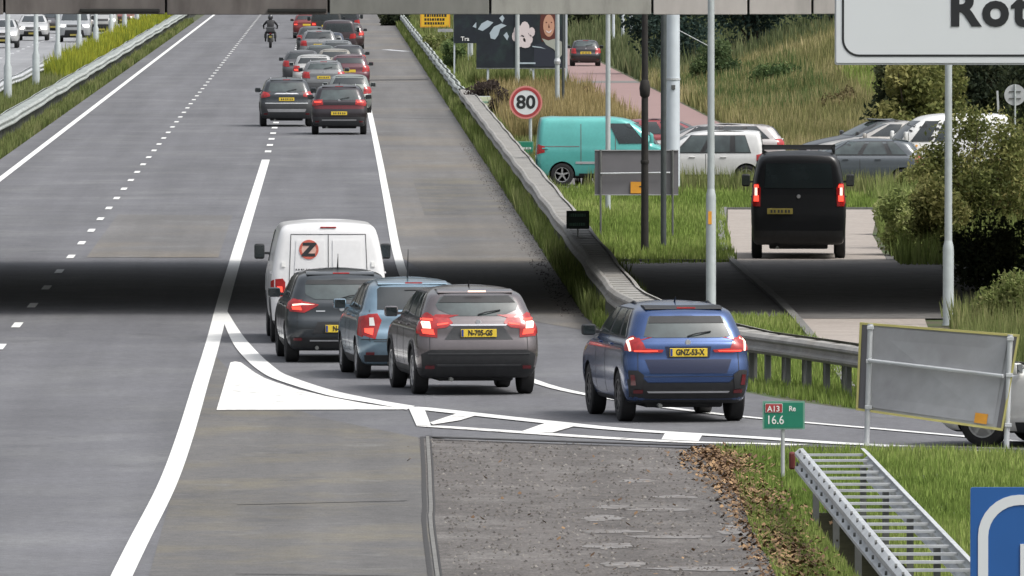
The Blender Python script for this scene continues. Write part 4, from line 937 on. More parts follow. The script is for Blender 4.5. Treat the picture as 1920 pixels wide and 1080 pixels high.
# ---- black van on the service road
bv, BB = car('black_van', 'black van with glowing red tail lamps and a roof rack on the light service road', 'van', gl(1497, 484), 1.9, 'van', 5.1, 1.93, 2.18,
    paintm=mat('black_van_paint', (.006, .007, .009), .38, 0, noise=[(3, .2)], coat=.25), wb=3.2, roh=1.0, wr=.34, detail=1, plates='plate_dim', winsplit=((.80, 1.0),), antenna=False, badge=None,
    lights=[(.78, 1.08), (.93, 1.08), (.92, 1.55), (.82, 1.55), (.77, 1.45)],
    rear=dict(window=[(-.70, 1.45), (.70, 1.45), (.66, 1.95), (-.66, 1.95)], plate_z=.98, plate_x=-.38, badge_z=1.28, wrap=.05, third=False,
        hot=[[(.84, 1.30), (.89, 1.30), (.885, 1.46), (.84, 1.46)]], lit=[[(.81, 1.18), (.91, 1.18), (.905, 1.30), (.81, 1.30)], [(.81, 1.46), (.90, 1.46), (.895, 1.52), (.82, 1.52)]],
        patches=[('bumper_trim', [(-.88, .34), (.88, .34), (.90, .58), (-.90, .58)], 'plastic', .012)]))
b = MB()
for y in (.8, 2.2, 3.4): b.box((0, y, 2.235), (1.45, .05, .03))
for s in (-1, 1): b.box((s * .72, 2.1, 2.24), (.05, 3.0, .06))
for s in (-1, 1):
    for y in (.8, 3.4): b.box((s * .72, y, 2.19), (.05, .05, .12))
b.box((0, .62, 2.30), (1.5, .05, .05)); b.box((-.72, .62, 2.27), (.05, .05, .12)); b.box((.72, .62, 2.27), (.05, .05, .12))
b.build('roof_rack', M['plastic_g'], bv)

# ---- parked cars
def pk(name, lab, cat, px, py, head, kd, L, W__, H, c, wz=None, **k):
    g_ = gl(px, py); y = g_[1] + W__ / 2
    return car(name, lab, cat, (g_[0] * (y / g_[1]), y, 0), head, kd, L, W__, H, paintm=paint(c, .1, .35), group=GP, **k)
tv, TB = pk('teal_van', 'turquoise small van parked side on behind the guardrail', 'van', 1053, 349, 90, 'svan', 4.1, 1.7, 1.82, (.09, .40, .37), wb=2.69, roh=.70, wr=.30, winsplit=((.70, 1.0),), antenna=False, rear=dict(window='none', third=False), badge=False)
for pl in ([(1.18, .55), (1.2, .55), (1.2, 1.62), (1.18, 1.62)], [(.12, 1.02), (1.15, 1.02), (1.15, 1.045), (.12, 1.045)], [(2.08, .55), (2.10, .55), (2.10, 1.60), (2.08, 1.60)]): TB.patch('panel_groove', pl, 'right', M['galv_dark'], tv, .004)
TB.patch('side_moulding', [(1.05, .58), (3.1, .58), (3.1, .64), (1.05, .64)], 'right', M['paint_teal'] if 'paint_teal' in M else M['sign_grey'], tv, .012)
pk('white_hatchback', 'white five door hatchback parked facing left, half hidden by the black van', 'car', 1398, 351, 270, 'svan', 3.55, 1.6, 1.48, (.60, .60, .59), wb=2.3, roh=.50, wr=.29, antenna=False, glass='glass_lt', winsplit=((.0, .22), (.27, .62), (.66, 1.0)), rails='plastic', rear=dict(third=False, wiper=False))
pk('grey_hatchback', 'blue grey hatchback parked facing left, right of the black van', 'car', 1690, 361, 270, 'hatch', 4.1, 1.7, 1.38, (.07, .083, .095), wb=2.55, roh=.62, wr=.30, antenna=False, glass='glass_lt', rear=dict(third=False, wiper=False))
pk('dark_parked_car', 'dark grey car parked behind the blue grey hatchback', 'car', 1690, 320, 258, 'hatch', 3.5, 1.7, 1.44, (.03, .033, .036), wb=2.15, roh=.6, wr=.30, antenna=False, glass='glass_lt', rear=dict(third=False, wiper=False))
pk('beige_parked_car', 'pale silver car parked behind the grey one, left of the graffiti covered van', 'car', 1742, 322, 268, 'hatch', 4.0, 1.7, 1.40, (.42, .40, .37), detail=0, antenna=False)
wv, WB = pk('graffiti_van', 'white van with black scribbles and orange paint half hidden by the big bush', 'van', 1842, 346, 262, 'svan', 4.0, 1.75, 1.86, (.72, .72, .70), wb=2.7, roh=.7, wr=.31, antenna=False, winsplit=((.56, .74), (.78, 1.0)), rear=dict(window='none', third=False), badge=False)
rr = random.Random(5)
for i in range(34):
    y = rr.uniform(1.3, 3.5) if i < 12 else rr.uniform(2.2, 3.7); z = rr.uniform(.62, 1.70) if i >= 12 else rr.uniform(1.1, 1.7); s = rr.uniform(.03, .08)
    WB.patch('painted_scribble', [(y + s * rr.uniform(.5, 1.3) * math.cos(a), z + s * rr.uniform(.4, 1) * math.sin(a)) for a in [k * 2 * math.pi / 7 for k in range(7)]], 'left', M['sign_black' if i < 26 else 'sign_orange'], wv, .022, step=.3)
M['flame'] = mat('orange_paint_patch', (.70, .22, .05), .5, alt=((.75, .6, .15), 6, .45, .6))
WB.patch('orange_paint', [(2.75, .70), (3.2, .62), (3.6, .74), (3.8, .95), (3.5, 1.02), (3.1, .93), (2.8, .98)], 'left', M['flame'], wv, .028)
WB.patch('orange_paint', [(1.6, .62), (1.9, .60), (1.95, .80), (1.7, .82)], 'left', M['flame'], wv, .014)
pk('red_parked_car', 'dark red car parked behind the turquoise van with only its roof showing', 'car', 1175, 318, 90, 'hatch', 4.2, 1.7, 1.42, (.22, .03, .035), detail=0, antenna=False, rails='plastic')
pk('silver_parked_estate', 'silver estate parked behind the white hatchback with black roof rails', 'car', 1425, 328, 270, 'suv', 4.5, 1.75, 1.40, (.42, .40, .39), detail=1, antenna=False, rails='plastic', rear=dict(third=False, wiper=False))
pk('white_parked_car', 'white car parked between the turquoise van and the white hatchback, behind the grey sign', 'car', 1145, 336, 90, 'hatch', 3.9, 1.6, 1.40, (.62, .63, .64), detail=0, antenna=False, mirrors=False) if False else None
car('dark_small_car', 'small dark car driving away on the red brick road', 'car', gl(1098, 124), 0, 'hatch', 3.6, 1.46, 1.28, paintm=paint((.03, .028, .03), .3, .35), roh=.55, wr=.27, antenna=False, rglass='glass_lt')
h = R(-62); fw_ = Vector((math.sin(h), math.cos(h))); wp = G(1842, 838)
ax = Vector((wp.x, wp.y)) + Vector((.469, .883)) * .86 - fw_ * 2.6
car('white_car', 'white car on the slip road, mostly hidden behind the yellow edged sign', 'car', (ax.x, ax.y, 0), -62, 'hatch', 4.3, 1.76, 1.45, paintm=paint((.70, .70, .68), .1, .35), wb=2.6, roh=.8, wr=.33, antenna=False, group=None)

# ---- motorcycle and rider
mp = G(507, 90)
mc = thing('motorcycle', 'dark motorcycle riding up the middle lane beside the queue', 'motorcycle', (mp.x, mp.y, 0))
def mwheel(y, r=.31):
    b_ = MB(); prof = [(r - .09, -.05), (r - .03, -.075), (r, -.035), (r, .035), (r - .03, .075), (r - .09, .05)]
    b_.lathe(prof + [prof[0]], 26, 'X', (0, y, r)); t_ = b_.build('wheel', M['rubber'], mc, smooth=True)
    b_ = MB().lathe([(r - .085, -.03), (r - .085, .03), (0, .02), (0, -.02)], 20, 'X', (0, y, r)).build('rim', M['rim_dark'], t_)
mwheel(0); mwheel(1.45)
MB().bbox((0, .78, .52), (.34, .62, .42), .06).build('engine', M['galv_dark'], mc)
b = MB(); b.prism([(.45, .78), (1.05, .76), (1.22, .92), (1.0, 1.06), (.62, .98)], -.15, .15, lambda a, c_, x: (x, a, c_)); b.build('fuel_tank', M['helmet'], mc, smooth=True, ang=50)
MB().bbox((0, .32, .84), (.30, .75, .12), .05).build('saddle', M['plastic'], mc)
MB().bbox((0, -.12, 1.02), (.46, .34, .30), .05).build('top_case', M['plastic_g'], mc)
for s in (-1, 1): MB().bbox((s * .27, .10, .66), (.14, .40, .28), .05).build('pannier', M['plastic'], mc)
MB().bbox((0, -.22, .80), (.12, .04, .05), .01).build('tail_light', M['lamp_red'], mc)
MB().tube([(0, 1.45, .31), (0, 1.28, .70), (0, 1.12, 1.04)], .05, 8).build('fork', M['galv_dark'], mc)
MB().tube([(-.40, .95, 1.06), (-.2, 1.08, 1.12), (.2, 1.08, 1.12), (.40, .95, 1.06)], .018, 8).build('handlebar', M['plastic'], mc)
for s in (-1, 1): MB().bbox((s * .42, 1.05, 1.28), (.14, .03, .09), .012).build('mirror', M['chrome'], mc)
MB().prism([(1.18, 1.05), (1.26, 1.05), (1.08, 1.42), (1.04, 1.42)], -.18, .18, lambda a, c_, x: (x, a, c_)).build('windscreen', M['glass'], mc)
MB().bbox((0, -.32, .62), (.16, .015, .10), .004).build('number_plate', M['plate_dim'], mc)

def skin_person(name, label, loc, joints, edges, m, rotz=0):
    me = bpy.data.meshes.new(name); me.from_pydata([j[0] for j in joints], edges, []); o = bpy.data.objects.new(name, me); SC.collection.objects.link(o)
    sm = o.modifiers.new('s', 'SKIN'); sub = o.modifiers.new('d', 'SUBSURF'); sub.levels = sub.render_levels = 2
    for i, j in enumerate(joints): me.skin_vertices[0].data[i].radius = (j[1], j[2] if len(j) > 2 else j[1])
    me.skin_vertices[0].data[0].use_root = True
    dg = bpy.context.evaluated_depsgraph_get(); nm = bpy.data.meshes.new_from_object(o.evaluated_get(dg)); o.modifiers.clear(); o.data = nm
    nm.materials.clear(); nm.materials.append(m); nm.polygons.foreach_set('use_smooth', [True] * len(nm.polygons))
    o.location = loc; tag(o, label, 'person'); return o
J = [((0, .28, .98), .15, .13), ((0, .34, 1.22), .15, .12), ((0, .42, 1.44), .17, .12), ((0, .47, 1.55), .06), ((0, .50, 1.64), .09),
     ((-.20, .44, 1.46), .075), ((-.38, .62, 1.26), .055), ((-.38, .90, 1.12), .04), ((-.37, 1.0, 1.10), .035),
     ((.20, .44, 1.46), .075), ((.38, .62, 1.26), .055), ((.38, .90, 1.12), .04), ((.37, 1.0, 1.10), .035),
     ((-.15, .36, .92), .10), ((-.27, .74, .80), .07), ((-.27, .55, .45), .05), ((-.27, .66, .36), .05),
     ((.15, .36, .92), .10), ((.27, .74, .80), .07), ((.27, .55, .45), .05), ((.27, .66, .36), .05)]
E = [(0, 1), (1, 2), (2, 3), (3, 4), (2, 5), (5, 6), (6, 7), (7, 8), (2, 9), (9, 10), (10, 11), (11, 12), (0, 13), (13, 14), (14, 15), (15, 16), (0, 17), (17, 18), (18, 19), (19, 20)]
rd = skin_person('person', 'rider in dark clothes and helmet seen from behind on the motorcycle', (mp.x, mp.y, 0), J, E, M['jacket'])
b = MB(); b.lathe([(0, -.15), (.09, -.14), (.135, -.07), (.14, .02), (.12, .10), (.07, .145), (0, .16)], 20, 'Z', (0, .51, 1.70)); b.build('helmet', M['helmet'], rd, smooth=True, ang=80)
# ---------------------------------------------------------------- signs and poles
def pole(name, label, cat, px, py, r, h, m, group=None, step=None, r2=None, d=None):
    p = G(px, py) if d is None else Vector((W(px, py, d).x, d, 0))
    t = thing(name, label, cat, (p.x, p.y, 0), 0, group)
    if step:
        MB().lathe([(r * 1.15, 0), (r, .05), (r, step - .05), (r * .95, step), (r2, step + .10)], 20).build('lower_shaft', m, t, smooth=True, ang=50)
        MB().lathe([(r2, step + .08), (r2 * .8, h)], 20).build('upper_shaft', m, t, smooth=True, ang=50)
    else:
        MB().lathe([(r * 1.05, 0), (r, .1), ((r2 or r * .8), h)], 14).build('shaft', m, t, smooth=True, ang=50)
    return t, p
def arm(t, h, L=1.6, s=-1, m=None):
    MB().tube([(0, 0, h - .1), (s * .3, 0, h + .25), (s * L, 0, h + .35)], .05, 8).build('bracket_arm', m or M['pole'], t)
    MB().bbox((s * (L + .25), 0, h + .33), (.75, .28, .13), .05).build('lamp_head', M['pole'], t)
# two lamp posts in front of the bridge
la, p = pole('street_lamp', 'grey stepped lamp post standing behind the blue suv', 'lamp post', 1333, 608, .085, 10, M['pole'], 'stepped grey lamp posts', step=W(1331, 365, DY(608)).z, r2=.062); arm(la, 10)
MB().box((-.02, -.088, W(1333, 408, DY(608)).z), (.06, .01, .22)).build('sticker', M['sign_orange'], la)
lb, p = pole('street_lamp', 'grey stepped lamp post under the white direction sign beside the big bush', 'lamp post', 1778, 610, .093, 10, M['pole'], 'stepped grey lamp posts', step=W(1777, 462, DY(610)).z, r2=.065); arm(lb, 10)
dk, p = pole('timber_pole', 'black pole with a knobbly joint, left of the dark grey pole', 'pole', 1209, 474, .082, 8.5, M['pole_dark'], r2=.05)
z1 = W(1206, 165, p.y).z
MB().lathe([(.05, z1 - .22), (.10, z1 - .16), (.115, z1), (.09, z1 + .14), (.05, z1 + .2)], 14).build('collar', M['pole_dark'], dk, smooth=True)
z1 = W(1206, 300, p.y).z; MB().lathe([(.083, z1 - .08), (.093, z1 - .03), (.083, z1)], 14).build('collar', M['pole_dark'], dk, smooth=True)
pole('steel_pole', 'dark grey straight pole right of the black pole', 'pole', 1244, 470, .060, 8.5, M['pole_darkgrey'], r2=.055)
gp, p = pole('mast', 'thick pale grey steel mast behind the back of the grey sign', 'mast', 1262, 362, .175, 9, M['pole_pale'], r2=.16)
zz = W(1259, 150, p.y).z; MB().lathe([(.185, zz), (.185, zz + .05)], 20).build('band', M['galv'], gp); MB().bbox((0, -.18, zz - .18), (.1, .03, .12), .01).build('plaque', M['galv_dark'], gp)
MB().tube([(.1, .1, W(1270, 55, p.y).z), (.95, .6, W(1325, 88, p.y).z)], .012, 6).build('stay_wire', M['galv'], gp)
pole('sign_post', 'pale thin pole rising behind the turquoise van', 'pole', 1140, 398, .062, 8, M['pole'], r2=.05)
GM = 'thin pale poles between the billboards and the guardrail'
for i, (px, py, r, nm) in enumerate([(883, 134, .10, 'leftmost, in front of the warning sign'), (909, 150, .12, 'second from the left, in front of the smaller billboard'), (930, 152, .10, 'third from the left'),
        (970, 172, .10, 'directly left of the pole above the speed sign'), (994, 160, .07, 'ending above the round speed sign'), (1045, 221, .085, 'right of the speed sign with a small clamp')]):
    t, p = pole('pale_pole', 'thin pale pole ' + nm, 'pole', px, py, r, 9, M['pole'], GM, r2=r * .75)
    if i == 5: MB().lathe([(.10, 1.9), (.12, 2.0), (.09, 2.1)], 12).build('clamp', M['galv'], t)
t, p = pole('pale_pole', 'thin dark pole just right of the clamped pale pole', 'pole', 1056, 222, .05, 8, M['pole_darkgrey'])
for i, px in enumerate((1150, 1168, 1183)):
    pole('flagpole', ['leftmost', 'middle', 'rightmost'][i] + ' white mast of the far group before the dark trees', 'flagpole', px, 92, .09, 12, M['pole_pale'], 'white masts far behind the brick road', r2=.06)
GPm = 'grey lamp posts in a row along the left median'
ord_ = ['nearest', 'second', 'third', 'fourth', 'fifth', 'sixth', 'seventh', 'eighth', 'farthest']
for i, d in enumerate((480, 526, 568, 616, 660, 706, 752, 800, 850)):
    t = thing('lamp_post', ord_[i] + ' grey post of the row along the left median', 'lamp post', (-12.1, d, 0), 0, GPm)
    r = .125 if i < 3 else .12
    MB().lathe([(r * 1.25, 0), (r * 1.2, 1.5), (r * .8, 1.62), (r * .55, 11)], 14).build('shaft', M['pole'], t, smooth=True, ang=50)
    for s in (-1, 1):
        MB().tube([(0, 0, 10.9), (s * .5, 0, 11.3), (s * 1.8, 0, 11.4)], .05, 8).build('bracket_arm', M['pole'], t)
        MB().bbox((s * 2.1, 0, 11.38), (.8, .3, .13), .05).build('lamp_head', M['pole'], t)

def board(t, c, w_, h_, m, th=.03, edge=None, name='panel', r=.0, ry=0, eo=.03):
    """flat sign panel in the XZ plane centred at local c, facing -Y"""
    poly = rrect(-w_ / 2, -h_ / 2, w_ / 2, h_ / 2, r or .01, 5)
    b_ = MB().prism(poly, 0, th, lambda a, z, y: (c[0] + a, c[1] + y, c[2] + z)); return b_.build(name, m, t)
def flat(t, name, poly, m, y, c, parent=None, th=.004):
    return MB().prism(poly, -th, 0, lambda a, z, yy: (c[0] + a, y + yy, c[2] + z)).build(name, m, parent or t)
def ringpoly(cx, cz, ro, ri, n=40): return None
def ring(t, name, m, y, c, ro, ri, parent=None, n=40):
    b_ = MB(); b_.lathe([(ri, y - .005), (ro, y - .005), (ro, y), (ri, y), (ri, y - .005)], n, 'Y', (c[0], 0, c[2]), cap=False); return b_.build(name, m, parent or t)

# big white direction sign
D1 = 118.0; a = W(1568, 118, D1); sc = F / D1; Wd, Hd = 3.6, 1.9
t = thing('direction_sign', 'large white direction sign with black border and big letters at the top right', 'sign', (a.x + Wd / 2, D1, 0))
c = (0, 0, a.z + Hd / 2)
pn = board(t, c, Wd, Hd, M['sign_white'], .05, r=.015)
MB().prism(rrect(-Wd / 2 - .012, -Hd / 2 - .018, Wd / 2 + .012, Hd / 2 + .018, .02), .01, .07, lambda a_, z, y: (c[0] + a_, y, c[2] + z)).build('frame', M['galv'], t)
q0 = rrect(-Wd / 2 + .052, -Hd / 2 + .058, Wd / 2 - .052, Hd / 2 - .055, .16, 8); q1 = rrect(-Wd / 2 + .072, -Hd / 2 + .078, Wd / 2 - .072, Hd / 2 - .075, .14, 8); n = len(q0)
MB().add([(x, -.004, z + c[2]) for x, z in q0] + [(x, -.004, z + c[2]) for x, z in q1] + [(x, .001, z + c[2]) for x, z in q0] + [(x, .001, z + c[2]) for x, z in q1],
    [(i, (i + 1) % n, n + (i + 1) % n, n + i) for i in range(n)] + [(i, (i + 1) % n, 2 * n + (i + 1) % n, 2 * n + i) for i in range(n)] + [(n + i, n + (i + 1) % n, 3 * n + (i + 1) % n, 3 * n + i) for i in range(n)]).build('border', M['sign_black'], pn)
tx = text_obj('lettering', 'Rotterdam', .447, M['sign_black'], pn, (0, 0, 0), sx=1.0, bold=.017, sp=1.16)
xs = [v.co.x for v in tx.data.vertices]; ys = [v.co.y for v in tx.data.vertices]
tgt = W(1783, 50, D1); tx.location = (tgt.x - t.location.x - min(xs), -.004, tgt.z - min(ys) - .003)
for s in (-1, 1):
    MB().tube([(s * 1.35 + .9, .16, 0), (s * 1.35 + .9, .16, c[2] + Hd / 2)], .07, 12).build('post', M['pole'], t) if s > 0 else None
MB().box((0.2, .11, c[2] + .3), (3.2, .06, .08)).build('rail', M['galv'], t)

# blue sign bottom right
D2 = 62.0; a = W(1820, 914, D2); Wd, Hd = 1.7, 2.4
t = thing('blue_sign', 'blue sign with rounded white border cut off by the bottom right corner', 'sign', (a.x + Wd / 2, D2, 0)); c = (0, 0, a.z - Hd / 2)
pn = board(t, c, Wd, Hd, M['sign_blue'], .04, r=.012)
k0, k1 = .036, .085
q0 = rrect(-Wd / 2 + k0, -Hd / 2 + k0, Wd / 2 - k0, Hd / 2 - k0, .20, 8); q1 = rrect(-Wd / 2 + k1, -Hd / 2 + k1, Wd / 2 - k1, Hd / 2 - k1, .155, 8); n = len(q0)
MB().add([(x, -.004, z + c[2]) for x, z in q0] + [(x, -.004, z + c[2]) for x, z in q1] + [(x, .001, z + c[2]) for x, z in q0] + [(x, .001, z + c[2]) for x, z in q1],
    [(i, (i + 1) % n, n + (i + 1) % n, n + i) for i in range(n)] + [(i, (i + 1) % n, 2 * n + (i + 1) % n, 2 * n + i) for i in range(n)] + [(n + i, n + (i + 1) % n, 3 * n + (i + 1) % n, 3 * n + i) for i in range(n)]).build('border', M['sign_white'], pn)
g0 = W(1913, 1020, D2); gx0 = g0.x - t.location.x
b = MB().box((gx0 + .07, -.003, g0.z - .65), (.14, .006, 1.3)); b.build('white_bar', M['sign_white'], pn)
for s in (-1, 1): MB().tube([(s * .55, .1, -.02), (s * .55, .1, c[2] + Hd / 2 - .1)], .045, 12).build('post', M['galv'], t)

# yellow edged sign seen from behind
D3 = DY(836); a = W(1605, 603, D3)
TL, BL_, = W(1612, 604, D3), W(1604, 769, D3)
tilt = math.atan2(W(1905, 626, D3 - 1.6).z - TL.z, 0) if False else 0
t = thing('yellow_edged_sign', 'grey back of a large yellow edged sign on two posts by the slip road', 'sign', (TL.x, D3, 0))
X1 = W(1912, 627, D3 - 1.2).x - TL.x; dy = -1.2
zt0, zt1 = TL.z, W(1912, 627, D3 - 1.2).z; zb0, zb1 = BL_.z, W(1886, 808, D3 - 1.2).z
def sp(u, v, off=0):   # u along the width, v from bottom to top, skewed slightly as it leans
    x = (-.05 + .05 * v) * 1 + u * (X1 + (-.0) + (v - 1) * .17); return Vector((x, dy * u - off, (zb0 + (zb1 - zb0) * u) * (1 - v) + (zt0 + (zt1 - zt0) * u) * v))
def quad(name, u0, v0, u1, v1, off, th, m, par=None):
    vs = [sp(u0, v0, off), sp(u1, v0, off), sp(u1, v1, off), sp(u0, v1, off)]; vs += [v + Vector((0, th, 0)) for v in vs]
    return MB().add(vs, [(0, 1, 2, 3), (7, 6, 5, 4), (0, 4, 5, 1), (1, 5, 6, 2), (2, 6, 7, 3), (3, 7, 4, 0)]).build(name, m, par or t)
pn = quad('panel', .0, .0, 1, 1, 0, .02, M['sign_grey'])
quad('inner_panel', .085, .055, .93, .955, .012, .01, M['sign_grey'], pn)
for (u0, v0, u1, v1) in ((0, .975, 1, 1), (0, 0, 1, .025), (0, .02, .014, .98), (.986, .02, 1, .98)): quad('yellow_edge', u0, v0, u1, v1, .02, .045, M['sign_yellow'], pn)
for u0, u1 in ((.016, .055),): quad('edge_recess', u0, .03, u1, .97, .008, .006, M['sign_grey_d'], pn)
quad('edge_recess', .955, .03, .984, .97, .008, .006, M['sign_grey_d'], pn)
quad('sticker', .80, .045, .885, .15, .022, .004, M['sign_orange'], pn)
for u in (.066, .94):
    a0 = sp(u, 1, .05); b0 = sp(u, 0, .05); b0 = Vector((a0.x - .05, b0.y, 0))
    MB().tube([(b0.x, b0.y, -.02), (a0.x, a0.y, a0.z - .01)], .036, 12).build('post', M['galv'], t)
r0, r1 = sp(.066, .58, .085), sp(.94, .56, .085); MB().tube([r0, r1], .025, 10).build('cross_rail', M['galv'], t)
for u in (.066, .94):
    for v in (.05, .57, .95): q = sp(u, v, .09); q.x = sp(u, 1).x - .03 * (1 - v); MB().bbox(q, (.09, .02, .05), .006).build('clamp', M['galv'], t)

# distance sign
D4 = DY(902); a = W(1430, 752, D4); e = W(1509, 805, D4); cxs = (a.x + e.x) / 2
t = thing('distance_sign', 'small green and red motorway distance sign on a post in the foreground grass', 'sign', (cxs, D4, 0)); Wd, Hd = e.x - a.x, a.z - e.z; c = (0, 0, (a.z + e.z) / 2)
pn = board(t, c, Wd, Hd, M['sign_greenedge'], .02, r=.008)
flat(t, 'face', rrect(-Wd / 2 + .022, -Hd / 2 + .02, Wd / 2 - .022, Hd / 2 - .02, .006), M['sign_green'], 0, c, pn)
flat(t, 'road_number_plate', rrect(-Wd / 2 + .030, .03, -.015, Hd / 2 - .03, .008), M['sign_white'], -.004, c, pn)
flat(t, 'road_number_field', rrect(-Wd / 2 + .036, .036, -.021, Hd / 2 - .036, .006), M['sign_red'], -.008, c, pn)
text_obj('lettering', 'A13', .098, M['white'], pn, (-.125, -.013, c[2] + .076), sx=.95, bold=.002)
text_obj('lettering', 'Re', .088, M['white'], pn, (.105, -.006, c[2] + .078), sx=.9, bold=.002)
text_obj('lettering', '16.6', .15, M['white'], pn, (-.105, -.006, c[2] - .062), sx=.85, bold=.001)
MB().tube([(-.01, .04, -.02), (-.01, .04, c[2] + .1)], .024, 10).build('post', M['galv'], t)

# speed sign
D5 = DY(278); cc = W(986, 192, D5)
t = thing('speed_limit_sign', 'round red bordered speed limit sign reading 80 by the guardrail', 'sign', (cc.x, D5, 0)); c = (0, 0, cc.z); ro = 31 / (F / D5)
b = MB().lathe([(0, 0), (ro, 0), (ro, .03), (0, .03)], 40, 'Y', (0, 0, cc.z)); pn = b.build('panel', M['sign_white'], t)
ring(t, 'rim_edge', mat('sign_red_faded', (.62, .22, .20), .5), -.001, c, ro * 1.0, ro * .90, pn); ring(t, 'red_ring', M['sign_red'], -.002, c, ro * .90, ro * .74, pn)
text_obj('lettering', '80', .56, M['sign_black'], pn, (0, -.004, cc.z - .01), sx=1.05, bold=.016)
MB().tube([(.14, .06, -.02), (.14, .06, cc.z + .2)], .05, 12).build('post', M['pole'], t)

# grey back sign in the verge
D6 = DY(446); a = W(1115, 281, D6); e = W(1272, 366, D6); cxs = (a.x + e.x) / 2
t = thing('temporary_sign', 'dark grey back of a sign with an orange sticker in front of the parked cars', 'sign', (cxs, D6, 0)); Wd, Hd = e.x - a.x, a.z - e.z; c = (0, 0, (a.z + e.z) / 2)
pn = board(t, c, Wd, Hd, M['sign_grey_d'], .03)
for z in (Hd / 2 - .01, -Hd / 2 + .01): MB().box((0, -.02, c[2] + z), (Wd, .03, .018)).build('edge_strip', M['sign_grey'], pn)
for x in (-.43 * Wd, .43 * Wd):
    MB().box((x, -.03, c[2]), (.05, .03, Hd - .05)).build('side_strip', M['galv_dull'], pn)
    MB().tube([(x, -.06, -.02), (x, -.06, c[2] + Hd / 2)], .022, 8).build('post', M['galv_dark'], t)
MB().tube([(-.43 * Wd, -.08, c[2] - .02), (.40 * Wd, -.08, c[2])], .018, 8).build('cross_rail', M['galv'], t)
MB().box((.05, -.03, c[2] - Hd * .33), (.36, .01, .25)).build('sticker', M['sign_orange'], pn)
MB().box((.13, -.037, c[2] - Hd * .31), (.14, .004, .03)).build('sticker_text', M['sign_black'], pn)

def smallsign(nm, lab, x0, y0, x1, y1, gy, m, edge, lines, cat='sign', z0=0, pr=.02, mline=None, pm='galv', dz=None):
    D = dz or DY(gy); a = W(x0, y0, D); e = W(x1, y1, D); t = thing(nm, lab, cat, ((a.x + e.x) / 2, D, 0)); w2, h2 = e.x - a.x, a.z - e.z; c = (0, 0, (a.z + e.z) / 2)
    pn = board(t, c, w2, h2, edge, .02); flat(t, 'face', rrect(-w2 / 2 + w2 * .04, -h2 / 2 + h2 * .06, w2 / 2 - w2 * .04, h2 / 2 - h2 * .06, .005), m, 0, c, pn)
    MB().tube([(0, .04, -.02), (0, .04, c[2] + h2 * .3)], pr, 8).build('post', M[pm], t)
    rr = random.Random(int(x0)); b_ = MB()
    for L_ in range(lines):
        z = h2 * (.25 - .5 * L_ / max(1, lines - 1)) if lines > 1 else 0; x = -w2 * .36
        while x < w2 * .32:
            ww = rr.uniform(.03, .08) * w2; b_.box((x + ww / 2, -.008, c[2] + z), (ww, .006, h2 * .16)); x += ww + w2 * .025
    if lines: o = b_.build('worn_marks', mline or M['sign_black'], pn); o['kind'] = 'stuff'
    return t
smallsign('distance_sign', 'small dark sign standing beside the shaded stretch of guardrail', 1062, 395, 1105, 429, 452, mat('dark_green_sign', (.03, .06, .052), .5), M['sign_black'], 2, mline=M['sign_greenedge'], pm='galv', dz=250)
smallsign('distance_sign', 'small green sign between the guardrail and the turquoise van', 968, 265, 1000, 291, 300, M['sign_green'], M['sign_greenedge'], 1, mline=M['sign_white'])
smallsign('small_sign', 'small pale yellow green sign beside the dark brown bush', 892, 180, 921, 203, 218, mat('pale_sign', (.60, .64, .45), .5), M['sign_white'], 1, mline=M['sign_greenedge'])
smallsign('yellow_sign', 'yellow orange text sign just under the bridge edge', 788, 22, 844, 51, 78, mat('amber_sheet', (.80, .48, .03), .5), M['sign_orange'], 3)
smallsign('grey_box_sign', 'grey plate under the yellow sign left of the billboards', 821, 54, 849, 60, 100, M['sign_grey'], M['galv'], 0)

# warning triangle
D = DY(140); cc = W(878, 44, D); t = thing('warning_sign', 'white triangle warning sign with red edge in front of the smaller billboard', 'sign', (cc.x, D, 0)); s = .42
tri = lambda k: [(-k, -k * .80), (k, -k * .80), (0, k * .93)]
pn = MB().prism(tri(s), 0, .02, lambda x, z, y: (x, y, z + cc.z)).build('panel', M['sign_red'], t)
MB().prism([(x, z - .02) for x, z in tri(s * .72)], -.006, 0, lambda x, z, y: (x, y, z + cc.z)).build('face', M['sign_white'], pn)
MB().prism([(x, z - .03) for x, z in [(-.05, -.14), (.05, -.14), (.04, .14), (-.04, .14)]], -.012, -.006, lambda x, z, y: (x, y, z + cc.z)).build('symbol', M['sign_black'], pn)
MB().tube([(0, .05, -.02), (0, .05, cc.z)], .035, 8).build('post', M['pole'], t)

# billboards
M['poster'] = mat('poster_dark', (.015, .020, .028), .45, noise=[(1.5, .3)], alt=((.03, .055, .05), .9, .5, .7))
M['poster_b'] = mat('poster_blue_white', (.42, .50, .55), .5); M['poster_p'] = mat('poster_pale_pink', (.68, .60, .60), .5)
M['poster_h'] = mat('poster_hair', (.10, .025, .018), .6); M['poster_s'] = mat('poster_shirt', (.36, .38, .33), .6)
D = DY(172); k = D / F
def pp(px, py): q = W(px, py, D); return (q.x, q.z)
t = thing('billboard', 'large dark billboard showing a smiling face and pale hands', 'billboard', (W(985, 100, D).x, D, 0)); ox = t.location.x
def poster(name, pts, m, y, par): return MB().prism([(pp(x, yy)[0] - ox, pp(x, yy)[1]) for x, yy in pts], y - .006, y, lambda a_, z, y_: (a_, y_, z)).build(name, m, par)
pn = poster('panel', [(893, -40), (1060, -40), (1060, 127), (893, 127)], M['poster'], .0, t)
poster('bottom_edge', [(893, 126), (1062, 126), (1062, 129), (893, 129)], M['galv'], .03, t)
for x in (915, 1000, 1062): q = pp(x, 100); MB().box((q[0] - ox, .12, 1.4 if x < 1060 else 2.4), (.09, .09, 2.9 if x < 1060 else 4.9)).build('post', M['pole_pale'], t)
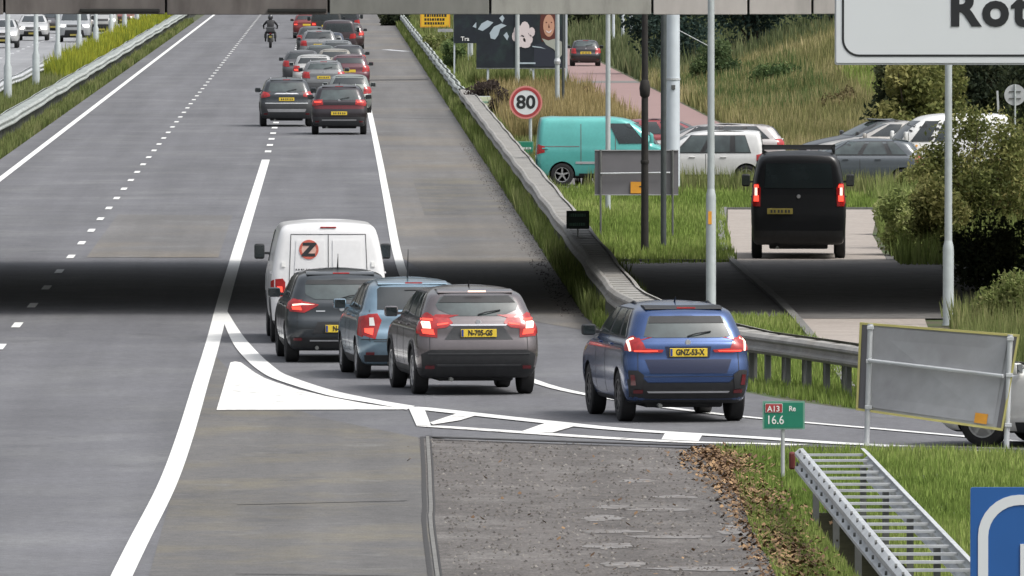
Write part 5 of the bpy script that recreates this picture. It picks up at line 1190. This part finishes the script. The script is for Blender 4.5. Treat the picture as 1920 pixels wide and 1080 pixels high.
poster('printed_hair', [(1014, 20), (1040, 20), (1046, 40), (1045, 62), (1038, 78), (1016, 78), (1012, 55)], M['poster_h'], -.010, pn)
poster('printed_face', circ(1029, 48, 10.5, 20, 21), M['skin'], -.018, pn)
for x in (1024.5, 1034): poster('printed_eye', circ(x, 42, 1.6, 8, 1.2), M['poster_h'], -.026, pn)
poster('printed_smile', [(1023, 56), (1029, 60), (1035, 55), (1033, 60), (1029, 62), (1025, 60)], M['poster_p'], -.026, pn)
poster('printed_nose', [(1029, 44), (1031, 52), (1028, 52)], M['poster_h'], -.026, pn)
poster('printed_shirt', [(1016, 72), (1028, 76), (1042, 72), (1056, 80), (1058, 96), (1050, 108), (1038, 92), (1024, 84)], M['poster_s'], -.014, pn)
poster('printed_jacket', [(1002, 84), (1020, 80), (1038, 96), (1050, 110), (1056, 125), (1000, 125)], mat('poster_jacket', (.025, .03, .045), .5), -.012, pn)
for cx_, cy_, rx, ry in ((972, 58, 9, 11), (984, 54, 9, 14), (976, 78, 10, 10), (990, 74, 9, 10), (997, 60, 6, 9), (966, 68, 6, 10), (985, 84, 10, 6)):
    poster('printed_hand_shape', circ(cx_, cy_, rx, 12, ry), M['poster_p'], -.016 - .001 * (cx_ % 7), pn)
for pts in ([(896, 55), (903, 44), (914, 38), (925, 42), (917, 50), (905, 58)], [(918, 62), (926, 50), (940, 44), (950, 48), (938, 54), (934, 66), (928, 74), (920, 72)], [(936, 34), (942, 28), (946, 34), (942, 42)], [(944, 66), (950, 60), (954, 68), (951, 76)]):
    poster('printed_shape', pts, M['poster_b'], -.015, pn)
poster('printed_lettering', [(972, 117), (1004, 117), (1004, 120), (972, 120)], M['poster_b'], -.02, pn)
poster('printed_stroke', [(998, 86), (1014, 88), (1024, 92), (1014, 90), (998, 88)], M['poster_b'], -.02, pn)
D = DY(150)
t = thing('billboard', 'smaller dark billboard at the left with white letters and white post', 'billboard', (W(872, 60, D).x, D, 0)); ox = t.location.x
pn = poster('panel', [(851, -20), (908, -20), (908, 81), (851, 81)], M['poster'], 0, t)
for x in (852, 907): q = pp(x, 60); MB().box((q[0] - ox, .08, 1.6), (.07, .07, 3.2)).build('post', M['pole_pale'], t)
tx = text_obj('lettering', 'Tra', .26, M['white'], pn, (pp(872, 73)[0] - ox, -.012, pp(872, 73)[1]), bold=.004)
poster('printed_shape', [(886, 50), (894, 40), (900, 36), (905, 46), (898, 55)], M['poster_b'], -.012, pn)

# round sign backs on the right
D = DY(300); cc = W(1903, 178, D); t = thing('round_sign', 'round grey sign back on a thin post in front of the dark trees', 'sign', (cc.x, D, 0)); r = 20 / (F / D)
pn = MB().lathe([(0, -.01), (r, -.01), (r, .01), (0, .01)], 32, 'Y', (0, 0, cc.z)).build('panel', M['galv'], t)
MB().tube([(0, -.04, -.02), (0, -.04, cc.z + r)], .028, 8).build('post', M['pole'], t)
for z in (.1, -.1): MB().box((0, -.025, cc.z + z), (.34, .02, .03)).build('bracket', M['galv_dark'], t)
a, e = W(1871, 172, D + 4), W(1880, 262, D + 4)
t = thing('leaning_post', 'thin leaning grey post left of the round sign back', 'post', (e.x, D + 4, 0)); MB().box((a.x - e.x, 0, a.z - .28), (.06, .03, .62), Matrix.Rotation(-.05, 3, 'Y')).build('plate', M['galv'], t)
MB().tube([(.0, .03, -.02), (a.x - e.x, .03, a.z)], .018, 8).build('post', M['galv_dark'], t)

# ---------------------------------------------------------------- vegetation
def vnoise(x, y, s=1.0, seed=0):
    r = np.random.default_rng(seed); v = 0
    for k in range(6):
        a = r.uniform(0, 6.28); f = s * (1.7 ** k) * r.uniform(.7, 1.3); v = v + np.sin((x * math.cos(a) + y * math.sin(a)) * f + r.uniform(0, 6)) / (1.35 ** k)
    return np.clip(v / 5 + .5, 0, 1)
def npmesh(name, V, Fc, n, cols, m, parent=None, loc=None):
    me = bpy.data.meshes.new(name); me.vertices.add(len(V)); me.vertices.foreach_set('co', V.astype(np.float32).ravel())
    me.loops.add(Fc.size); me.loops.foreach_set('vertex_index', Fc.astype(np.int32).ravel())
    nf = len(Fc); me.polygons.add(nf); me.polygons.foreach_set('loop_start', np.arange(nf, dtype=np.int32) * n); me.polygons.foreach_set('loop_total', np.full(nf, n, np.int32))
    me.update(calc_edges=True)
    ca = me.color_attributes.new('Col', 'FLOAT_COLOR', 'POINT'); c4 = np.ones((len(V), 4), np.float32); c4[:, :3] = cols; ca.data.foreach_set('color', c4.ravel())
    me.materials.append(m); o = bpy.data.objects.new(name, me); _link(o, parent); return o
def lerp(a, b_, t): return np.asarray(a)[None] * (1 - t[:, None]) + np.asarray(b_)[None] * t[:, None]
def grass(name, label, poly, dens, h, pal, zf=None, wmul=1.0, dref=130., tall=None, excl=None, hvar=.5, lean=.35, cap=90000, kindname='grass'):
    """pal: list of three colours mixed by patches. One clump field = one stuff object."""
    P_ = np.array(poly); x0, y0 = P_.min(0); x1, y1 = P_.max(0); r = np.random.default_rng(abs(hash(label)) % 9999 if False else len(label) * 31 + int(x0 * 7 + y0))
    # density falls with distance from the road bridge the photo was taken from, blades get wider (tufts)
    ys = np.linspace(y0, y1, 60); dd = np.minimum(1, (dref / np.maximum(ys, 1)) ** 1.7); A = (x1 - x0) * (y1 - y0)
    N = int(min(cap * 2, dens * A * dd.mean())); cdf = np.cumsum(dd); cdf /= cdf[-1]
    y = np.interp(r.random(N), cdf, ys); x = r.uniform(x0, x1, N); k = inpoly(x, y, poly)
    k &= r.random(N) < (.35 + .9 * vnoise(x, y, 1.3, 5))
    if excl is not None: k &= ~excl(x, y)
    x, y = x[k], y[k]; N = len(x); z0 = zf(x, y) if zf else np.full(N, -.02)
    sc = np.maximum(1, y / dref) ** .85
    pt = vnoise(x, y, .8, 11); p2 = vnoise(x, y, .35, 3)
    hh = h * (1 - hvar + 2 * hvar * r.random(N)) * (.55 + .9 * pt) * np.minimum(sc, 2.0) ** .35
    wd = .011 * wmul * sc * (.7 + .6 * r.random(N)); an = r.uniform(0, np.pi, N); la = r.uniform(0, 2 * np.pi, N); ll = lean * hh * r.random(N)
    dx, dy_ = np.cos(an) * wd, np.sin(an) * wd * .6
    V = np.empty((N, 3, 3)); V[:, 0] = np.stack([x - dx, y - dy_, z0], 1); V[:, 1] = np.stack([x + dx, y + dy_, z0], 1); V[:, 2] = np.stack([x + np.cos(la) * ll, y + np.sin(la) * ll, z0 + hh], 1)
    t = np.clip(.5 * p2 + .5 * r.random(N) + .25 * (pt - .5), 0, 1)
    c = np.where((t < .5)[:, None], lerp(pal[0], pal[1], t * 2), lerp(pal[1], pal[2], t * 2 - 1)) * (.7 + .6 * r.random(N))[:, None]
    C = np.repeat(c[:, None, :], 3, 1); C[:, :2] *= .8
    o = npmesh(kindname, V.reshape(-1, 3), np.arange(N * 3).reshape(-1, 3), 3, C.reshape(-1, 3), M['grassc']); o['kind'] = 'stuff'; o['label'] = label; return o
LUSH = [(.10, .16, .03), (.23, .32, .07), (.42, .47, .16)]
MIX = [(.07, .095, .028), (.18, .22, .07), (.34, .33, .15)]
DRY = [(.12, .12, .04), (.34, .27, .12), (.55, .45, .24)]
VERGE = [(.09, .13, .03), (.22, .28, .08), (.38, .40, .17)]
BANK = [(.07, .10, .03), (.26, .25, .10), (.52, .44, .24)]
DARKG = [(.03, .06, .022), (.09, .14, .05), (.2, .26, .1)]
YEL = [(.10, .15, .02), (.30, .34, .04), (.50, .46, .05)]
grass('grass', 'green grass around the short guardrail in the foreground', [(4.95, 165.9), (9.2, 163.8), (12.8, 153.5), (12, 105), (4.75, 105), (4.6, 128), (4.75, 145), (5.0, 160)], 680, .10, LUSH, cap=200000, excl=lambda x, y: (x > 5.47) & (x < 6.10) & (y < 148.3))
grass('grass', 'green grass between the slip road and the long guardrail', [(4.45, 222), (4.75, 206), (5.25, 196), (6.1, 187.0), (7.4, 180.3), (9.5, 172.3), (10.6, 174), (8.3, 184), (7.9, 205), (7.9, 222)], 480, .12, LUSH, cap=80000)
grass('grass', 'green verge between the hard shoulder and the long guardrail', [(4.42, 222), (5.6, 222), (5.6, 420), (4.44, 420)], 480, .27, VERGE, cap=70000)
grass('grass', 'far verge along the hard shoulder', [(4.44, 420), (5.9, 420), (5.9, 950), (4.42, 950)], 500, .25, VERGE, cap=60000, wmul=1.2)
grass('grass', 'green lawn in front of the parked cars', [(5.55, 256), (8.2, 258), (8.5, 272), (9.4, 307), (13.2, 307), (14, 330), (5.5, 330)], 480, .12, LUSH, cap=90000)
grass('grass', 'taller grass at the foot of the parked cars', [(7.6, 326), (16, 320), (16, 335), (6.4, 335)], 600, .34, MIX, cap=30000)
grass('grass', 'yellowing grass right of the service road', [(9.3, 190), (10.2, 205), (10.6, 222), (18, 224), (18, 180), (9.2, 176)], 330, .30, MIX, cap=60000)
grass('grass', 'wild grass right of the light paved road', [(11.5, 262), (12.0, 281), (13.3, 306), (13.3, 318), (24, 318), (24, 250), (11.4, 256)], 300, .40, VERGE, cap=50000)
grass('grass', 'tall dry grass between the guardrail and the brick road', [(5.7, 400), (9.9, 400), (9.9, 498), (5.7, 498)], 600, .55, DRY, cap=60000, wmul=1.2, hvar=.4)
grass('grass', 'short mixed grass around the speed sign', [(5.7, 345), (9.9, 345), (9.9, 402), (5.7, 402)], 500, .2, MIX, cap=30000)
grass('grass', 'low grass at the foot of the big billboard', [(5.7, 496), (9.9, 496), (9.9, 530), (5.7, 530)], 500, .2, MIX, cap=12000)
grass('grass', 'green tall grass beyond the small billboard', [(5.7, 528), (9.8, 528), (9.8, 950), (5.7, 950)], 700, .5, MIX, cap=50000, wmul=1.4)
grass('grass', 'dry yellow grass on the bank right of the brick road', [(13.5, 362), (36, 362), (36, 540), (13.5, 560)], 620, .36, BANK, zf=bank_z, cap=140000, wmul=1.1)
grass('grass', 'rough grass beyond the bank', [(13.5, 545), (40, 535), (40, 900), (13.5, 900)], 500, .5, [(.05, .075, .03), (.13, .16, .07), (.25, .25, .13)], zf=bank_z, cap=40000, wmul=1.4)
grass('grass', 'green growth on the bank', [(18.5, 400), (22.5, 400), (25, 470), (19, 480)], 300, .45, LUSH, zf=bank_z, cap=22000, wmul=1.3)
grass('grass', 'green growth at the left of the bank', [(13.8, 450), (17.8, 440), (19, 530), (13.8, 540)], 330, .38, [(.05, .09, .03), (.10, .16, .05), (.2, .22, .09)], zf=bank_z, cap=20000, wmul=1.3)
grass('grass', 'green strip between the left shoulder and the median guardrail', [(-10.1, 330), (-9.62, 330), (-9.62, 900), (-10.1, 900)], 1100, .20, MIX, cap=50000)
grass('grass', 'grass on the left median', [(-13.0, 360), (-10.9, 360), (-10.9, 620), (-13.0, 620)], 600, .3, MIX, cap=60000)
grass('grass', 'yellow flowering plants on the left median', [(-12.5, 560), (-10.95, 540), (-10.95, 900), (-12.5, 900)], 1400, .55, YEL, cap=60000, wmul=1.3)

def litter(label, path, wd, n, seed):
    r = np.random.default_rng(seed); p = np.array(smooth_path(path, 8)); i = r.integers(0, len(p) - 1, n); t = r.random(n)[:, None]; q = p[i] * (1 - t) + p[i + 1] * t
    off = r.normal(0, 1, n) * wd; x = q[:, 0] + off; y = q[:, 1] + r.normal(0, .5, n); z = r.uniform(.004, .09, n) * (off > -wd) + .006
    s = r.uniform(.020, .048, n); a = r.uniform(0, 2 * np.pi, n); tl = r.uniform(-.9, .9, n)
    V = np.empty((n, 4, 3))
    for k_, (u, v_) in enumerate(((-1, 0), (0, -.6), (1, 0), (0, .6))):
        V[:, k_, 0] = x + s * (u * np.cos(a) - v_ * np.sin(a)); V[:, k_, 1] = y + s * (u * np.sin(a) + v_ * np.cos(a)); V[:, k_, 2] = z + s * (u * tl + .3) * .9
    c = lerp((.07, .04, .025), (.36, .23, .12), r.random(n) ** 1.4) ; C = np.repeat(c[:, None], 4, 1)
    o = npmesh('fallen_leaves', V.reshape(-1, 3), np.arange(n * 4).reshape(-1, 4), 4, C.reshape(-1, 3), M['litter']); o['kind'] = 'stuff'; o['label'] = label
litter('brown fallen leaves along the right edge of the worn paving', [(4.85, 164.5), (4.95, 158), (5.0, 150), (4.92, 140), (4.85, 128), (4.8, 110)], .21, 9000, 1)
litter('scattered leaf bits on the worn paving', [(2.6, 166), (3.2, 150), (3.2, 135), (3, 112)], .85, 110, 2)

def pebbles(label, poly, n, seed, z=.01):
    r = np.random.default_rng(seed); P_ = np.array(poly); x0, y0 = P_.min(0); x1, y1 = P_.max(0)
    x = r.uniform(x0, x1, n); y = r.uniform(y0, y1, n); k_ = inpoly(x, y, poly) & (r.random(n) < vnoise(x, y, 2.2, 4) + .15); x, y = x[k_], y[k_]; n = len(x)
    s = r.uniform(.010, .026, n); V = np.empty((n, 5, 3)); a = r.uniform(0, 6.28, n)
    for j in range(4): V[:, j] = np.stack([x + s * np.cos(a + j * 1.571), y + s * np.sin(a + j * 1.571), np.full(n, z)], 1)
    V[:, 4] = np.stack([x, y, z + s * .9], 1)
    c = np.where(r.random(n)[:, None] < .6, lerp((.05, .045, .042), (.11, .10, .09), r.random(n)), lerp((.13, .12, .11), (.24, .225, .205), r.random(n) ** 2))
    f = np.arange(n)[:, None] * 5; F_ = np.concatenate([f + np.array([[j, (j + 1) % 4, 4]]) for j in range(4)])
    o = npmesh('gravel', V.reshape(-1, 3), F_, 3, np.repeat(c[:, None], 5, 1).reshape(-1, 3), M['litter']); o['kind'] = 'stuff'; o['label'] = label
pebbles('loose stones and grit on the worn paving', [(1.3, 110), (4.9, 110), (4.9, 166), (1.3, 169)], 7000, 3)
pebbles('grit along the edge of the hard shoulder', [(4.0, 222), (4.45, 222), (4.45, 400), (4.0, 400)], 2500, 5)
def bush(name, label, cat, px=None, py=None, loc=None, w_=2, dp=2, h=2, cols=None, n=6000, ls=.07, trunk=False, group=None, zbase=0, clumps=26, seed=0, low=.0, dens=.22):
    p = Vector(loc) if loc else G(px, py); r = np.random.default_rng(seed + int(abs(p.x) * 10)); cols = cols or DARKG
    t = thing(name, label, cat, (p.x, p.y, zbase), 0, group)
    # clump centres fill an uneven crown
    cs = []
    while len(cs) < clumps:
        q = r.uniform(-1, 1, 3)
        if np.linalg.norm(q) < 1 and q[2] > -1 + low * .5: cs.append(q)
    cs = np.array(cs); cz = (cs[:, 2] + 1) / 2
    C0 = np.stack([cs[:, 0] * w_ / 2 * .85, cs[:, 1] * dp / 2 * .85, low * h + (1 - low) * h * (cz * .92 + .04)], 1); R0 = r.uniform(.6, 1.25, clumps) * dens * (w_ + h) / 2
    i = r.integers(0, clumps, n); d = r.normal(0, 1, (n, 3)); d /= np.linalg.norm(d, axis=1)[:, None]; rad = R0[i] * r.uniform(.25, 1.12, n) ** .6
    q = C0[i] + d * rad[:, None]; q[:, 2] = np.maximum(q[:, 2], .02)
    s = ls * r.uniform(.6, 1.4, n); u = r.normal(0, 1, (n, 3)); u /= np.linalg.norm(u, axis=1)[:, None]; v_ = np.cross(u, r.normal(0, 1, (n, 3))); v_ /= np.linalg.norm(v_, axis=1)[:, None]
    V = np.empty((n, 4, 3)); V[:, 0] = q - u * s[:, None]; V[:, 1] = q - v_ * s[:, None] * .5; V[:, 2] = q + u * s[:, None]; V[:, 3] = q + v_ * s[:, None] * .5
    ct = np.clip(r.random(clumps)[i] * .65 + r.random(n) * .5 - .05, 0, 1)
    c = np.where((ct < .5)[:, None], lerp(cols[0], cols[1], ct * 2), lerp(cols[1], cols[2], ct * 2 - 1)) * (.75 + .5 * r.random(n))[:, None]
    npmesh('crown' if trunk else 'foliage', V.reshape(-1, 3), np.arange(n * 4).reshape(-1, 4), 4, np.repeat(c[:, None], 4, 1).reshape(-1, 3), M['leafc'], t)
    b_ = MB(); rr = random.Random(seed)
    if trunk:
        th = h * (low + .25); b_.tube([(0, 0, -.05), (.05, 0, th * .5), (-.03, .05, th)], [h * .035, h * .026, h * .018], 8)
        b_.build('trunk', M['bark'], t, smooth=True); b_ = MB()
    for k_ in range(7 if trunk else 9):
        q = C0[k_ % clumps]; base = (0, 0, h * low * .9) if trunk else (rr.uniform(-.15, .15) * w_, rr.uniform(-.1, .1) * dp, -.02)
        b_.tube([base, (q[0] * .5 + base[0] * .4, q[1] * .5, base[2] * .5 + q[2] * .5), tuple(q)], [h * .012, h * .008, h * .004], 6)
    b_.build('limbs' if trunk else 'stems', M['bark'], t)
    return t
OL = [(.05, .065, .02), (.16, .18, .055), (.38, .36, .14)]
LG = [(.09, .12, .04), (.26, .31, .10), (.48, .50, .22)]
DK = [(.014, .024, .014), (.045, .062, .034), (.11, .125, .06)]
DB = [(.016, .034, .03), (.05, .085, .072), (.11, .16, .13)]
BRN = [(.025, .02, .018), (.06, .045, .04), (.12, .095, .08)]
bush('shrub', 'big mixed olive shrub behind the right lamp post', 'shrub', 1822, 466, w_=2.7, dp=2.6, h=2.95, cols=OL, n=15000, ls=.05, clumps=80, seed=1, dens=.14)
bush('shrub', 'lighter green shrub at the left foot of the big olive shrub', 'shrub', 1702, 478, w_=1.5, dp=1.6, h=1.35, cols=LG, n=5500, ls=.05, clumps=36, seed=2)
bush('shrub', 'autumn tinted shrub at the right frame edge beside the round sign', 'shrub', 1922, 452, w_=2.3, dp=2.5, h=2.0, cols=[(.08, .07, .025), (.25, .22, .08), (.46, .38, .16)], n=12000, ls=.045, clumps=40, seed=3)
bush('shrub', 'low reedy shrub at the right edge in front of the bridge shade', 'shrub', 1898, 618, w_=1.2, dp=1.2, h=1.0, cols=MIX, n=5000, ls=.04, clumps=24, seed=4)
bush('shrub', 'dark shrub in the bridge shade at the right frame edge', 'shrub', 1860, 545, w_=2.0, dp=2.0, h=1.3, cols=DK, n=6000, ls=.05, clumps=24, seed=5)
bush('shrub', 'low shrub overhanging the right edge of the light paved road', 'shrub', 1672, 440, w_=.9, dp=1.4, h=.8, cols=LG, n=3500, ls=.05, clumps=24, seed=16)
bush('shrub', 'middle shrub between the light green shrub and the right lamp post', 'shrub', 1755, 488, w_=1.4, dp=1.5, h=1.7, cols=OL, n=6500, ls=.05, clumps=40, seed=17, dens=.16)
bush('shrub', 'leafy shrub in front of the graffiti covered van', 'shrub', 1735, 375, w_=1.5, dp=1.2, h=.75, cols=OL, n=5000, ls=.05, clumps=22, seed=6)
bush('shrub', 'dark brown bare looking bush by the small pale sign', 'shrub', 908, 215, w_=1.25, dp=2.5, h=1.15, cols=BRN, n=6000, ls=.06, clumps=24, seed=7)
bush('shrub', 'dark reddish shrub right of the dark brown bush', 'shrub', 938, 232, w_=.6, dp=1.2, h=1.25, cols=BRN, n=2500, ls=.05, clumps=14, seed=8)
bush('shrub', 'small brown shrub on the dry grass beside the brick road', 'shrub', 1105, 205, w_=.8, dp=1, h=.75, cols=[(.05, .035, .02), (.12, .08, .04), (.2, .14, .08)], n=1800, ls=.05, clumps=14, seed=9)
bush('shrub', 'dark diagonal shrub on the bank above the parked cars', 'shrub', loc=(20.2, 404, 0), w_=1.3, dp=3, h=2.0, cols=[(.04, .04, .02), (.10, .09, .045), (.20, .15, .10)], n=5000, ls=.06, clumps=20, seed=10, zbase=float(bank_z(20.2, 404)))
bush('shrub', 'fresh green shrub on the bank below the white sign', 'shrub', loc=(23.2, 425, 0), w_=3.4, dp=4, h=2.2, cols=[(.04, .085, .03), (.085, .17, .05), (.15, .25, .08)], n=11000, ls=.06, clumps=36, seed=11, zbase=float(bank_z(23.2, 425)) - .4)
bush('shrub', 'low brown shrub on the middle of the bank', 'shrub', loc=(17.6, 440, 0), w_=1.6, dp=2.4, h=.8, cols=[(.08, .065, .03), (.2, .16, .08), (.34, .28, .15)], n=3500, ls=.06, clumps=24, seed=14, zbase=float(bank_z(17.6, 440)) - .05)
bush('shrub', 'low dark green shrub high on the bank', 'shrub', loc=(17.2, 492, 0), w_=2.2, dp=3, h=.9, cols=DARKG, n=4500, ls=.07, clumps=26, seed=15, zbase=float(bank_z(17.2, 492)) - .05)
bush('shrub', 'green shrub far left of the bank beside the thick mast', 'shrub', loc=(15.6, 520, 0), w_=2.4, dp=3, h=1.8, cols=[(.03, .055, .025), (.07, .11, .045), (.13, .17, .07)], n=6000, ls=.08, clumps=24, seed=12, zbase=float(bank_z(15.6, 520)))
GT = 'dark trees behind the bank and the parked cars'
k = 0
TREES = [(15.5, 585, 4.5, 5.5, DB), (19, 575, 5, 6, DB), (22.5, 570, 5, 6, DB), (26.5, 560, 5.5, 6, DB), (31, 540, 5.5, 6, DK), (24.5, 452, 3.6, 4.8, OL), (27.5, 440, 4, 5.2, DK), (20.2, 400, 2.8, 4.6, DK), (22.6, 396, 3.4, 4.9, DK), (25.4, 395, 3.8, 5.2, OL), (17.6, 395, 1.9, 3.6, DK), (18.0, 386, 2.4, 3.8, OL), (21.6, 385, 2.6, 3.9, DK), (21.0, 430, 3.0, 3.9, DK), (24.3, 384, 3.2, 5, OL), (16.9, 372, 1.8, 3.2, OL)]
lab = ['dark blue green tree behind the bank, nearest the thick mast', 'dark blue green tree behind the bank, second from the mast', 'dark blue green tree in the middle behind the bank', 'dark blue green tree behind the bank by the edge of the white sign', 'dark tree hidden mostly by the white sign',
       'olive tree above the fresh green shrub', 'dark tree between the olive tree and the right lamp post', 'very dark tree above the graffiti covered van', 'very dark tree behind the round sign back', 'olive tree at the far right above the round sign back', 'slim dark tree right of the fresh green shrub', 'olive tree just right of the right lamp post', 'dark tree at the right frame edge behind the leaning post', 'dark tree just under the bottom edge of the white sign, left of its middle', 'olive tree at the right frame edge above the leaning post', 'small olive tree directly above the graffiti covered van']
for i, (x, y, w_, h, cl) in enumerate(TREES):
    zb0 = float(bank_z(x, y)) - .2
    bush('tree', lab[i], 'tree', loc=(x, y, 0), w_=w_, dp=w_, h=h, cols=cl, n=9000, ls=.085 if y < 500 else .11, trunk=True, group=GT, zbase=zb0, clumps=34, seed=20 + i, low=.06, dens=.20)
for i, (x, y, w_, h) in enumerate([(10.8, 840, 5, 5), (15.5, 800, 5, 6), (20, 790, 5, 6), (24, 800, 6, 6), (7.6, 900, 4, 5)]):
    bush('tree', ['far dark tree left of the three white masts', 'far dark tree behind the white masts', 'far dark tree right of the white masts', 'far dark tree by the thick mast', 'far green tree beyond the yellow sign'][i], 'tree', loc=(x, y, 0), w_=w_, dp=w_, h=h, cols=DK if i < 4 else DARKG, n=6000, ls=.15, trunk=True, group='far trees beyond the brick road', clumps=28, seed=50 + i, low=.03)
bush('shrub', 'green shrub left of the small billboard', 'shrub', 852, 138, w_=1.1, dp=3, h=1.7, cols=DARKG, n=4500, ls=.07, clumps=22, seed=31)
bush('shrub', 'pale reedy shrub under the yellow sign', 'shrub', 822, 105, w_=1.6, dp=3, h=1.1, cols=MIX, n=4000, ls=.08, clumps=20, seed=32)
bush('shrub', 'dark shrub at the far end of the hard shoulder', 'shrub', 735, 48, w_=2.6, dp=4, h=1.4, cols=DK, n=3500, ls=.12, clumps=20, seed=33)
